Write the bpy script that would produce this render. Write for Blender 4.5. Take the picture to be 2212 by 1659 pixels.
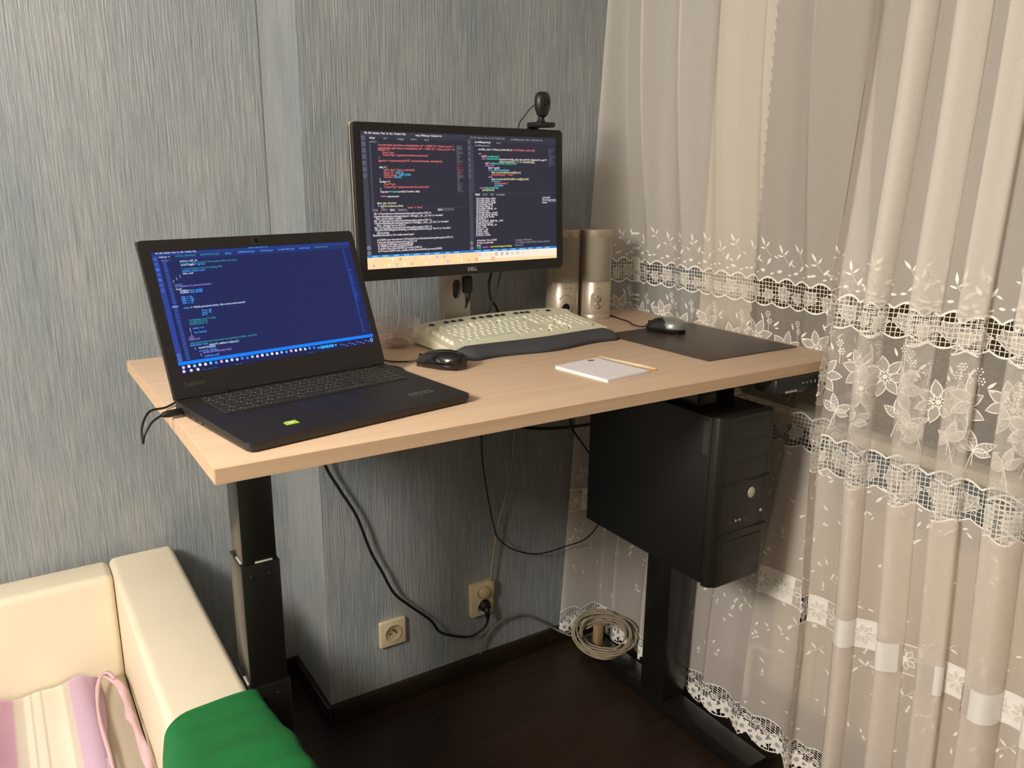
import bpy, bmesh, math, random
import numpy as np
from mathutils import Matrix, Vector
random.seed(7)
for o in list(bpy.data.objects):
    bpy.data.objects.remove(o)
SC = bpy.context.scene
COL = SC.collection
PI = math.pi

# ------------------------------------------------------------------ camera
cam_d = bpy.data.cameras.new('camera'); cam = bpy.data.objects.new('camera', cam_d); COL.objects.link(cam)
_yaw, _pit, _rol = math.radians(33.0148), math.radians(14.845), math.radians(0.6707)
_f = Vector((math.sin(_yaw)*math.cos(_pit), math.cos(_yaw)*math.cos(_pit), -math.sin(_pit)))
_r = Vector((math.cos(_yaw), -math.sin(_yaw), 0)); _u = _r.cross(_f)
_r2 = _r*math.cos(_rol)+_u*math.sin(_rol); _u2 = -_r*math.sin(_rol)+_u*math.cos(_rol)
cam.matrix_world = Matrix(((_r2.x, _u2.x, -_f.x, -0.232), (_r2.y, _u2.y, -_f.y, -1.112), (_r2.z, _u2.z, -_f.z, 1.531), (0, 0, 0, 1)))
cam_d.sensor_width = 36; cam_d.sensor_fit = 'HORIZONTAL'; cam_d.lens = 1757.27/2212*36
cam_d.clip_start = 0.05
SC.camera = cam
# ------------------------------------------------------------------ world, lamp, exposure
wd = bpy.data.worlds.new('world'); SC.world = wd; wd.use_nodes = True
wd.node_tree.nodes['Background'].inputs[0].default_value = (0.02, 0.022, 0.03, 1)
wd.node_tree.nodes['Background'].inputs[1].default_value = 1.0
LAMP = (-1.90, -0.85, 2.30)
ld = bpy.data.lights.new('ceiling_light', 'POINT'); ld.energy = 315; ld.color = (1, 0.935, 0.855); ld.shadow_soft_size = 0.27
lo = bpy.data.objects.new('ceiling_light', ld); COL.objects.link(lo); lo.location = LAMP
SC.view_settings.view_transform = 'Standard'; SC.view_settings.look = 'None'
SC.view_settings.exposure = 0.0; SC.view_settings.gamma = 1.0; SC.view_settings.use_curve_mapping = False

# ------------------------------------------------------------------ materials
def lin(c):
    return tuple((v/255/12.92 if v/255 <= .04045 else ((v/255+.055)/1.055)**2.4) for v in c)+(1,)
MATS = {}
def mat(name, rgb, rough=.5, metal=0, spec=.5, var=0, vscale=30, bump=0, bscale=200, emit=None, coat=0, stretch=None, trans=0, alpha=1, sheen=0):
    if name in MATS: return MATS[name]
    m = bpy.data.materials.new(name); m.use_nodes = True; MATS[name] = m
    nt = m.node_tree; b = nt.nodes['Principled BSDF']
    b.inputs['Base Color'].default_value = lin(rgb)
    b.inputs['Roughness'].default_value = rough; b.inputs['Metallic'].default_value = metal
    b.inputs['Specular IOR Level'].default_value = spec
    b.inputs['Coat Weight'].default_value = coat
    b.inputs['Transmission Weight'].default_value = trans
    b.inputs['Alpha'].default_value = alpha
    b.inputs['Sheen Weight'].default_value = sheen
    if emit:
        b.inputs['Emission Color'].default_value = lin(rgb); b.inputs['Emission Strength'].default_value = emit
    if var or bump:
        tc = nt.nodes.new('ShaderNodeTexCoord'); mp = nt.nodes.new('ShaderNodeMapping')
        mp.inputs['Scale'].default_value = stretch or (1, 1, 1)
        nt.links.new(tc.outputs['Object'], mp.inputs[0])
    if var:
        n = nt.nodes.new('ShaderNodeTexNoise'); n.inputs['Scale'].default_value = vscale; n.inputs['Detail'].default_value = 5
        nt.links.new(mp.outputs[0], n.inputs['Vector'])
        r = nt.nodes.new('ShaderNodeValToRGB'); c = lin(rgb)
        r.color_ramp.elements[0].position = .3; r.color_ramp.elements[1].position = .7
        r.color_ramp.elements[0].color = tuple(v*(1-var) for v in c[:3])+(1,)
        r.color_ramp.elements[1].color = tuple(min(1, v*(1+var)) for v in c[:3])+(1,)
        nt.links.new(n.outputs[0], r.inputs[0]); nt.links.new(r.outputs[0], b.inputs['Base Color'])
    if bump:
        n2 = nt.nodes.new('ShaderNodeTexNoise'); n2.inputs['Scale'].default_value = bscale; n2.inputs['Detail'].default_value = 3
        nt.links.new(mp.outputs[0], n2.inputs['Vector'])
        bp = nt.nodes.new('ShaderNodeBump'); bp.inputs['Strength'].default_value = bump; bp.inputs['Distance'].default_value = .002
        nt.links.new(n2.outputs[0], bp.inputs['Height']); nt.links.new(bp.outputs[0], b.inputs['Normal'])
    return m

def ramp(nt, stops):
    r = nt.nodes.new('ShaderNodeValToRGB'); e = r.color_ramp.elements
    while len(e) < len(stops): e.new(.5)
    for k, (p_, c) in enumerate(stops): e[k].position = p_; e[k].color = lin(c)
    return r
def wallpaper():
    m = bpy.data.materials.new('streaked_wallpaper'); m.use_nodes = True; nt = m.node_tree; b = nt.nodes['Principled BSDF']
    tc = nt.nodes.new('ShaderNodeTexCoord')
    def nz(sc, detail, rough=.6):
        mp = nt.nodes.new('ShaderNodeMapping'); mp.inputs['Scale'].default_value = sc
        nt.links.new(tc.outputs['Object'], mp.inputs[0])
        n = nt.nodes.new('ShaderNodeTexNoise'); n.inputs['Scale'].default_value = 1; n.inputs['Detail'].default_value = detail; n.inputs['Roughness'].default_value = rough
        nt.links.new(mp.outputs[0], n.inputs['Vector']); return n
    a = nz((210, 210, 9), 5, .65); ra = ramp(nt, [(.28, (134, 141, 147)), (.45, (151, 156, 159)), (.58, (161, 165, 166)), (.74, (178, 180, 178))])
    nt.links.new(a.outputs[0], ra.inputs[0])
    c = nz((40, 40, 11), 5, .75); rc = ramp(nt, [(.50, (0, 0, 0)), (.66, (255, 255, 255))])
    nt.links.new(c.outputs[0], rc.inputs[0])
    mx = nt.nodes.new('ShaderNodeMix'); mx.data_type = 'RGBA'
    nt.links.new(ra.outputs[0], mx.inputs['A']); mx.inputs['B'].default_value = lin((188, 184, 164))
    mf = nt.nodes.new('ShaderNodeMath'); mf.operation = 'MULTIPLY'; mf.inputs[1].default_value = .16
    nt.links.new(rc.outputs[0], mf.inputs[0]); nt.links.new(mf.outputs[0], mx.inputs['Factor'])
    d = nz((6, 6, 2.2), 4); rd = ramp(nt, [(.34, (226, 232, 236)), (.68, (255, 253, 250))]); nt.links.new(d.outputs[0], rd.inputs[0])
    ml = nt.nodes.new('ShaderNodeMix'); ml.data_type = 'RGBA'; ml.blend_type = 'MULTIPLY'; ml.inputs['Factor'].default_value = 1
    nt.links.new(mx.outputs['Result'], ml.inputs['A']); nt.links.new(rd.outputs[0], ml.inputs['B'])
    nt.links.new(ml.outputs['Result'], b.inputs['Base Color'])
    h = nz((230, 230, 10), 4, .6); bp = nt.nodes.new('ShaderNodeBump'); bp.inputs['Strength'].default_value = .8; bp.inputs['Distance'].default_value = .0035
    nt.links.new(h.outputs[0], bp.inputs['Height']); nt.links.new(bp.outputs[0], b.inputs['Normal'])
    b.inputs['Roughness'].default_value = .42; b.inputs['Specular IOR Level'].default_value = .35
    return m
def wood(name, base, dark, axis_scale, rough=.4, amount=(.35, .65), fine=1.0):
    m = bpy.data.materials.new(name); m.use_nodes = True; nt = m.node_tree; b = nt.nodes['Principled BSDF']
    tc = nt.nodes.new('ShaderNodeTexCoord'); mp = nt.nodes.new('ShaderNodeMapping'); mp.inputs['Scale'].default_value = axis_scale
    nt.links.new(tc.outputs['Object'], mp.inputs[0])
    n = nt.nodes.new('ShaderNodeTexNoise'); n.inputs['Scale'].default_value = fine; n.inputs['Detail'].default_value = 6; n.inputs['Distortion'].default_value = .6
    nt.links.new(mp.outputs[0], n.inputs['Vector'])
    r = ramp(nt, [(amount[0], dark), (amount[1], base)]); nt.links.new(n.outputs[0], r.inputs[0]); nt.links.new(r.outputs[0], b.inputs['Base Color'])
    b.inputs['Roughness'].default_value = rough; b.inputs['Specular IOR Level'].default_value = .4
    return m
def sheer(name, rgb, opacity, weave=900):
    m = bpy.data.materials.new(name); m.use_nodes = True; nt = m.node_tree; nt.nodes.clear()
    out = nt.nodes.new('ShaderNodeOutputMaterial'); mix = nt.nodes.new('ShaderNodeMixShader'); tr = nt.nodes.new('ShaderNodeBsdfTransparent')
    di = nt.nodes.new('ShaderNodeBsdfDiffuse'); tl = nt.nodes.new('ShaderNodeBsdfTranslucent'); m2 = nt.nodes.new('ShaderNodeMixShader')
    di.inputs[0].default_value = lin(rgb); tl.inputs[0].default_value = lin(rgb); m2.inputs[0].default_value = .3
    tc = nt.nodes.new('ShaderNodeTexCoord'); n = nt.nodes.new('ShaderNodeTexNoise'); n.inputs['Scale'].default_value = weave; n.inputs['Detail'].default_value = 1
    nt.links.new(tc.outputs['Object'], n.inputs['Vector'])
    mr = nt.nodes.new('ShaderNodeMapRange'); mr.inputs['From Min'].default_value = .3; mr.inputs['From Max'].default_value = .7
    mr.inputs['To Min'].default_value = opacity-.07; mr.inputs['To Max'].default_value = opacity+.07
    nt.links.new(n.outputs[0], mr.inputs[0]); nt.links.new(mr.outputs[0], mix.inputs[0])
    nt.links.new(di.outputs[0], m2.inputs[1]); nt.links.new(tl.outputs[0], m2.inputs[2])
    nt.links.new(tr.outputs[0], mix.inputs[1]); nt.links.new(m2.outputs[0], mix.inputs[2]); nt.links.new(mix.outputs[0], out.inputs[0])
    return m
def emis(name, rgb, s=1.0):
    if name in MATS: return MATS[name]
    m = bpy.data.materials.new(name); m.use_nodes = True; nt = m.node_tree; b = nt.nodes['Principled BSDF']
    b.inputs['Base Color'].default_value = (.004, .004, .005, 1); b.inputs['Roughness'].default_value = .35
    b.inputs['Specular IOR Level'].default_value = .3
    b.inputs['Emission Color'].default_value = lin(rgb); b.inputs['Emission Strength'].default_value = s
    MATS[name] = m; return m

# ------------------------------------------------------------------ helpers
def root_matrix(o): return Matrix.Translation(o.location) @ Matrix.Rotation(o.rotation_euler.z, 4, 'Z')
def tag(o, label=None, cat=None, group=None, kind=None):
    for k, v in (('label', label), ('category', cat), ('group', group), ('kind', kind)):
        if v: o[k] = v
    return o
def thing(name, label, cat, loc=(0, 0, 0), rz=0, group=None, kind=None):
    o = bpy.data.objects.new(name, None); COL.objects.link(o); o.location = loc; o.rotation_euler = (0, 0, rz); o.empty_display_size = .05
    return tag(o, label, cat, group, kind)
def link(o, parent=None, world=False):
    COL.objects.link(o)
    if parent:
        o.parent = parent
        if world and parent.type == 'EMPTY': o.matrix_parent_inverse = root_matrix(parent).inverted()
    return o
def mesh(name, V, F, m, parent=None, world=False, smooth=False, M=None, midx=None):
    me = bpy.data.meshes.new(name)
    if M is not None: V = [M @ Vector(v) for v in V]
    me.from_pydata([tuple(v) for v in V], [], [tuple(int(i) for i in f) for f in F])
    for x in (m if isinstance(m, (list, tuple)) else [m]): me.materials.append(x)
    if midx is not None: me.polygons.foreach_set('material_index', midx)
    if smooth: me.polygons.foreach_set('use_smooth', [True]*len(me.polygons))
    me.update()
    return link(bpy.data.objects.new(name, me), parent, world)
def bm_finish(name, bm, m, parent, world, smooth, M=None):
    if M is not None: bm.transform(M)
    bmesh.ops.recalc_face_normals(bm, faces=bm.faces)
    me = bpy.data.meshes.new(name); bm.to_mesh(me); bm.free()
    for x in (m if isinstance(m, (list, tuple)) else [m]): me.materials.append(x)
    if smooth: me.polygons.foreach_set('use_smooth', [True]*len(me.polygons))
    return link(bpy.data.objects.new(name, me), parent, world)
def add_box(bm, x0, x1, y0, y1, z0, z1, bev=0, seg=2):
    r = bmesh.ops.create_cube(bm, size=1)
    vs = r['verts']
    for v in vs:
        v.co = Vector((x0+(v.co.x+.5)*(x1-x0), y0+(v.co.y+.5)*(y1-y0), z0+(v.co.z+.5)*(z1-z0)))
    if bev:
        es = list({e for v in vs for e in v.link_edges})
        bmesh.ops.bevel(bm, geom=es, offset=bev, segments=seg, profile=.5, affect='EDGES')
def box(name, x0, x1, y0, y1, z0, z1, m, parent=None, bev=0, seg=2, world=False, M=None, smooth=None):
    bm = bmesh.new(); add_box(bm, x0, x1, y0, y1, z0, z1, bev, seg)
    o = bm_finish(name, bm, m, parent, world, bool(bev) if smooth is None else smooth, M)
    if bev and smooth is None: autosmooth(o)
    return o
def boxes(name, lst, m, parent=None, bev=0, world=False, M=None):
    bm = bmesh.new()
    for b in lst: add_box(bm, *b, bev=bev)
    return bm_finish(name, bm, m, parent, world, False, M)
def autosmooth(o, deg=40):
    me = o.data; me.polygons.foreach_set('use_smooth', [True]*len(me.polygons))
    try: me.set_sharp_from_angle(angle=math.radians(deg))
    except Exception: pass
    return o
def spline(P, n=10):
    P = [Vector(q) for q in P]; out = []
    for i in range(len(P)-1):
        a = P[max(i-1, 0)]; b = P[i]; c = P[i+1]; d = P[min(i+2, len(P)-1)]
        for k in range(n):
            t = k/n
            out.append(.5*((2*b)+(c-a)*t+(2*a-5*b+4*c-d)*t*t+(3*b-a-3*c+d)*t**3))
    out.append(P[-1]); return out
def tube_geo(P, r, sides=8, closed=False):
    V = []; F = []; n = len(P); up = Vector((0, 0, 1)); prev = None
    for i in range(n):
        t = (P[(i+1) % n]-P[i-1]) if closed else (P[min(i+1, n-1)]-P[max(i-1, 0)])
        t.normalize()
        if prev is None: a = t.orthogonal().normalized()
        else: a = (prev-t*prev.dot(t)); a = a.normalized() if a.length > 1e-6 else t.orthogonal().normalized()
        prev = a; b = t.cross(a); rr = r[i] if isinstance(r, (list, tuple)) else r
        for k in range(sides):
            an = 2*PI*k/sides; V.append(P[i]+a*rr*math.cos(an)+b*rr*math.sin(an))
    m = n if closed else n-1
    for i in range(m):
        j = (i+1) % n
        for k in range(sides):
            k2 = (k+1) % sides; F.append((i*sides+k, i*sides+k2, j*sides+k2, j*sides+k))
    if not closed: F.append(tuple(range(sides-1, -1, -1))); F.append(tuple(range((n-1)*sides, n*sides)))
    return V, F
def tube(name, P, r, m, parent=None, world=False, n=8, sides=8, M=None):
    V, F = tube_geo(spline(P, n), r, sides); return mesh(name, V, F, m, parent, world, True, M)
def lathe_geo(prof, seg=40, sx=1, sy=1):
    V = []; F = []; n = len(prof)
    for k in range(seg):
        a = 2*PI*k/seg
        for r, z in prof: V.append((r*math.cos(a)*sx, r*math.sin(a)*sy, z))
    for k in range(seg):
        k2 = (k+1) % seg
        for i in range(n-1): F.append((k*n+i, k2*n+i, k2*n+i+1, k*n+i+1))
    return V, F
def lathe(name, prof, m, parent=None, M=None, seg=40, sx=1, sy=1, world=False, sharp=50):
    V, F = lathe_geo(prof, seg, sx, sy); o = mesh(name, V, F, m, parent, world, True, M)
    bm = bmesh.new(); bm.from_mesh(o.data); bmesh.ops.remove_doubles(bm, verts=bm.verts, dist=1e-6); bmesh.ops.recalc_face_normals(bm, faces=bm.faces); bm.to_mesh(o.data); bm.free()
    return autosmooth(o, sharp)
def T3(x, y, z): return Matrix.Translation((x, y, z))
def RX(a): return Matrix.Rotation(a, 4, 'X')
def RY(a): return Matrix.Rotation(a, 4, 'Y')
def RZ(a): return Matrix.Rotation(a, 4, 'Z')
def prism(name, pts, z0, z1, m, parent=None, M=None, bev=0, world=False):
    bm = bmesh.new(); vs = [bm.verts.new((x, y, z0)) for x, y in pts]; f = bm.faces.new(vs)
    r = bmesh.ops.extrude_face_region(bm, geom=[f]); bmesh.ops.translate(bm, vec=(0, 0, z1-z0), verts=[v for v in r['geom'] if isinstance(v, bmesh.types.BMVert)])
    if bev:
        bmesh.ops.recalc_face_normals(bm, faces=bm.faces)
        es = [e for e in bm.edges if e.calc_face_angle(0) > .6]
        bmesh.ops.bevel(bm, geom=es, offset=bev, segments=2, profile=.5, affect='EDGES')
    o = bm_finish(name, bm, m, parent, world, False, M)
    return autosmooth(o) if bev else o
def rrect(x0, x1, y0, y1, r, n=5):
    out = []
    for cx, cy, a0 in ((x1-r, y1-r, 0), (x0+r, y1-r, 90), (x0+r, y0+r, 180), (x1-r, y0+r, 270)):
        for k in range(n+1):
            a = math.radians(a0+90*k/n); out.append((cx+r*math.cos(a), cy+r*math.sin(a)))
    return out
def struct(o, name=None): o['kind'] = 'structure'; return o

# ------------------------------------------------------------------ the room
WP = wallpaper()
M_plain = mat('plain_paint', (138, 128, 114), .8)
M_ceil = mat('ceiling_paint', (205, 200, 190), .9)
M_cream = mat('cream_frame', (222, 212, 186), .4)
M_base = mat('dark_baseboard', (40, 30, 22), .35, var=.25, vscale=40)
X0, X1, Y0, Y1, ZC = -3.6, 1.56, -3.3, 1.115, 2.62
PX, PY = 0.4316, 0.8265            # corner of the projecting wall
def sbox(name, *a, m=WP, **k): return struct(box(name, *a, m, **k))
sbox('wall_back', X0, PX, Y1, Y1+.1, 0, ZC)
pil = sbox('wall_projection', PX, X1, PY, Y1+.1, 0, ZC)
sbox('wall_left', X0-.1, X0, Y0-.1, Y1+.1, 0, ZC, m=M_plain)
sbox('wall_front', X0, X1+.1, Y0-.1, Y0, 0, ZC, m=M_plain)
sbox('ceiling', X0-.1, X1+.2, Y0-.1, Y1+.1, ZC, ZC+.1, m=M_ceil)
WY0, WY1, WZ0, WZ1 = -1.35, .64, .925, 2.3
wr = boxes('wall_right', [(X1, X1+.16, Y0, WY0, 0, ZC), (X1, X1+.16, WY1, PY, 0, ZC), (X1, X1+.16, WY0, WY1, 0, WZ0), (X1, X1+.16, WY0, WY1, WZ1, ZC)], WP); struct(wr)
# window: frame, sashes, panes, sill
win = thing('window_1', None, None, (X1+.08, (WY0+WY1)/2, WZ0), kind='structure')
M_glass = mat('night_glass', (14, 17, 24), .05, spec=.6)
boxes('frame', [(X1+.02, X1+.1, WY0, WY0+.1, WZ0, WZ1), (X1+.02, X1+.1, WY1-.12, WY1, WZ0, WZ1), (X1+.02, X1+.1, WY0+.1, WY1-.12, WZ0, WZ0+.08), (X1+.02, X1+.1, WY0+.1, WY1-.12, WZ1-.08, WZ1)], M_cream, win, bev=.006, world=True)
ymid = (WY0+WY1)/2
for ya, yb in ((WY0+.1, ymid), (ymid, WY1-.12)):
    s = boxes('sash', [(X1+.005, X1+.07, ya, ya+.1, WZ0+.08, WZ1-.08), (X1+.005, X1+.07, yb-.1, yb, WZ0+.08, WZ1-.08), (X1+.005, X1+.07, ya+.1, yb-.1, WZ0+.08, WZ0+.17), (X1+.005, X1+.07, ya+.1, yb-.1, WZ1-.17, WZ1-.08)], M_cream, win, bev=.006, world=True)
    box('pane', X1+.03, X1+.045, ya+.1, yb-.1, WZ0+.17, WZ1-.17, M_glass, s)
box('sill', X1-.09, X1+.02, WY0-.05, WY1+.03, WZ0-.03, WZ0, M_cream, win, bev=.006, world=True)
# floor of dark laminate planks
M_floor = mat('floor_underlay', (18, 13, 9), .6)
fl = struct(box('floor', X0-.1, X1+.1, Y0-.1, Y1+.1, -.06, -.010, M_floor))
M_plank = [wood('dark_plank_%s' % k, b, d, (3, 34, 3) if True else None, .38, (.3, .7), 1.2) for k, b, d in (('umber', (47, 35, 26), (38, 28, 21)), ('chestnut', (51, 37, 27), (40, 29, 22)), ('walnut', (44, 33, 25), (36, 27, 20)))]
pw, pl = .195, 1.29
me_pl = {}
def plank_mesh(ln, k):
    key = (round(ln, 3), k)
    if key not in me_pl:
        bm = bmesh.new(); add_box(bm, 0, ln-.0012, 0, pw-.0012, -.010, 0, .0012, 1)
        me = bpy.data.meshes.new('plank'); bm.to_mesh(me); bm.free(); me.materials.append(M_plank[k]); me_pl[key] = me
    return me_pl[key]
row = 0; y = Y0
while y < Y1:
    x = X0-(row*.43 % pl)
    while x < X1:
        a = max(x, X0); ln = min(x+pl, X1)-a
        if ln > .02:
            o = link(bpy.data.objects.new('plank', plank_mesh(ln, random.randrange(3))), fl); o.location = (a, y-.062, 0)
        x += pl
    y += pw; row += 1
def base(name, *a): return struct(box(name, *a, M_base, bev=.004, seg=2))
base('baseboard_back', X0, PX, Y1-.016, Y1, 0, .062)
base('baseboard_return', PX-.016, PX, PY-.016, Y1-.016, 0, .062)
base('baseboard_projection', PX, X1, PY-.016, PY, 0, .062)
base('baseboard_right', X1-.016, X1, Y0, PY-.016, 0, .062)
base('baseboard_left', X0, X0+.016, Y0, Y1-.016, 0, .062)
# thin grey line for the wallpaper seam in the recess corner
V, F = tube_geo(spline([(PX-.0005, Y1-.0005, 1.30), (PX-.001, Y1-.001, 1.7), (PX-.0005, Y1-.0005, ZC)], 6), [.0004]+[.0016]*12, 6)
struct(mesh('trim_1', V, F, mat('seam_grey', (92, 95, 98), .9), smooth=True))
# venetian blind in front of the sashes
M_slat = mat('olive_slat', (92, 80, 54), .45, var=.15, vscale=4)
bl = thing('venetian_blind', 'closed olive-brown venetian blind behind the sheer curtain', 'blind', (X1-.025, -.45, WZ0))
me_s = None
SY0, SY1 = -1.27, .40
z = WZ0+.035; first = None
while z < WZ1-.06:
    if first is None:
        V = []; F = []
        for yy in (SY0, SY1):
            for k in range(5):
                t = k/4-.5; V.append((.004*math.cos(t*PI)-.010*t, yy, .033*t))
            for k in range(5):
                t = k/4-.5; V.append((.004*math.cos(t*PI)-.010*t+.0007, yy, .033*t))
        for k in range(4): F += [(k, k+1, 11+k, 10+k), (5+k, 15+k, 16+k, 6+k)]
        F += [(0, 10, 15, 5), (4, 9, 19, 14)]
        first = mesh('slat', V, F, M_slat, bl, True, True); o = first
    else:
        o = bpy.data.objects.new('slat', first.data); link(o, bl, True)
    o.location = (X1-.025, 0, z); z += .03
box('head_rail', X1-.045, X1-.008, SY0, SY1, WZ1-.055, WZ1-.02, M_slat, bl, world=True)
box('bottom_rail', X1-.036, X1-.014, SY0, SY1, WZ0+.003, WZ0+.018, M_slat, bl, world=True)
for yy in (-.9, -.35, .2):
    tube('ladder_cord', [(X1-.038, yy, WZ0+.01), (X1-.038, yy, 1.6), (X1-.038, yy, WZ1-.03)], .0012, M_slat, bl, True, n=2, sides=5)
# radiator under the sill
M_rad = mat('radiator_enamel', (214, 200, 172), .4)
rd = thing('radiator', 'cream panel radiator under the window sill, behind the curtain', 'radiator', (X1-.06, -.45, .14))
box('body', X1-.085, X1-.03, -1.05, .18, .14, .74, M_rad, rd, bev=.01, world=True)
for k in range(24):
    yy = -1.02+k*.05
    box('rib', X1-.095, X1-.08, yy, yy+.03, .18, .70, M_rad, rd, bev=.006, world=True)
tube('pipe', [(X1-.05, .17, .2), (X1-.05, .25, .2), (X1-.05, .27, .16), (X1-.05, .27, .02)], .011, M_rad, rd, True)
for yy in (-.9, .05): box('bracket', X1-.04, X1-.0005, yy, yy+.04, .6, .68, M_rad, rd, world=True)

# ------------------------------------------------------------------ curtain
def sst(a, b, x):
    t = np.clip((x-a)/(b-a), 0, 1); return t*t*(3-2*t)
WS = np.linspace(.80, -1.15, 1400)
rng = np.random.RandomState(11)
def smooth_noise(w, period, seed):
    r = np.random.RandomState(seed); k = r.rand(400)*2-1
    q = (w+5)/period; i = np.floor(q).astype(int); t = q-i; t = t*t*(3-2*t)
    return k[i]*(1-t)+k[i+1]*t
_back = sst(-.03, .0, WS)
_pitch = (.105*(1-_back)+.15*_back)*(1+.18*smooth_noise(WS, .11, 3))
PHI = np.concatenate([[0], np.cumsum(np.abs(np.diff(WS))*2*PI/_pitch[1:])])
PHI = PHI-np.interp(.012, -WS, PHI)      # phase 0 at the desk corner
def S(w, z):
    w = np.asarray(w, float); z = np.asarray(z, float)
    ph = np.interp(-w, -WS, PHI)
    g = np.exp(-((z-1.10)/.50)**2)
    back = sst(-.030, -.009, w)
    x = 1.346+.012*np.maximum(z-1.1, -.2)+back*.081*g-(1-back)*.045*g
    c = sst(.752, .80, w)
    ex = 1.32-(1.985-z)*.053
    x = x*(1-c)+ex*c
    k = (1+.35*smooth_noise(w, .10, 5))*(1-.6*c)
    fr = sst(.0, -.07, w)
    A = k*((1-back)*(.010+.016*fr)+back*(.006+.004*(1-g)))
    B = k*((1-back)*(.014+.027*fr)+back*(.010+.012*(1-g)))
    ph2 = ph+.35*np.sin(z*1.1+w*7)*(1-g*back)
    x = x-A*np.cos(ph2-.5)+.22*A*np.sin(2.7*ph2+1.1)
    y = w+B*np.sin(ph2)
    y = y+(1-back)*.020*(z-1.1)*sst(-.03, -.3, w)
    y = np.where(w < -.009, np.minimum(y, -.021), y)
    y = np.where(w > .70, np.minimum(y, .772), y)
    y = np.where(w > .752, .772+(w-.752)*.8, y)
    return np.stack([x, y, z*np.ones_like(x)], -1)
_p = S(WS, np.full_like(WS, 1.1)); UU = np.concatenate([[0], np.cumsum(np.linalg.norm(np.diff(_p, axis=0), axis=1))]); UMAX = UU[-1]
def w_of(u): return np.interp(u, UU, WS)
def SU(u, z, off=0.0):
    u = np.asarray(u, float); z = np.asarray(z, float); w = w_of(u); P = S(w, z)
    if np.any(off):
        e = .002; du = S(w_of(u+e), z)-S(w_of(u-e), z); dz = S(w, z+e)-S(w, z-e)
        nn = np.cross(du, dz); nn /= np.linalg.norm(nn, axis=-1, keepdims=True)+1e-12
        P = P+nn*np.asarray(off)[..., None] if np.ndim(off) else P+nn*off
    return P
M_sh_top = sheer('sheer_voile', (248, 241, 232), .53)
M_sh_mid = sheer('sheer_organza', (244, 238, 230), .30)
M_sh_low = sheer('sheer_voile_lower', (248, 238, 228), .60)
M_thread = mat('white_embroidery', (248, 243, 234), .5, sheen=.3)
M_fill = sheer('stitched_fill', (248, 242, 234), .48, 1500)
M_satin = mat('white_satin', (248, 244, 238), .22, spec=.8)
cur = thing('lace_curtain', 'long white sheer curtain with floral lace bands hanging over the window', 'curtain', (1.34, -.2, .04))
NU = 760
us = np.linspace(0, UMAX, NU)
def panel(name, ztop, zbot, rows, m):
    V = []; F = []
    zt = ztop(us) if callable(ztop) else np.full(NU, ztop); zb = zbot(us) if callable(zbot) else np.full(NU, zbot)
    for r in range(rows+1):
        t = r/rows; V.append(SU(us, zt*(1-t)+zb*t))
    V = np.concatenate(V)
    for r in range(rows):
        for i in range(NU-1): a = r*NU+i; F.append((a, a+1, a+NU+1, a+NU))
    return mesh(name, V, F, m, cur, True, True)
def scal(z0, amp, per, ph=0): return lambda u: z0+amp*np.abs(np.sin(PI*u/per+ph))
PER = .052
B1T, B1B = scal(1.262, .014, PER), scal(1.212, -.010, PER, .8)
B2T, B2B = scal(.942, .014, PER*1.2), scal(.878, -.012, PER*1.2, .8)
HT, HB = scal(.118, .016, .085), scal(.062, -.022, .085, .4)
panel('upper_voile', 2.50, B1T, 40, M_sh_top)
panel('middle_organza', B1B, B2T, 14, M_sh_mid)
panel('lower_voile', B2B, .545, 14, M_sh_low)
panel('bottom_voile', .475, HT, 14, M_sh_low)

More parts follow.
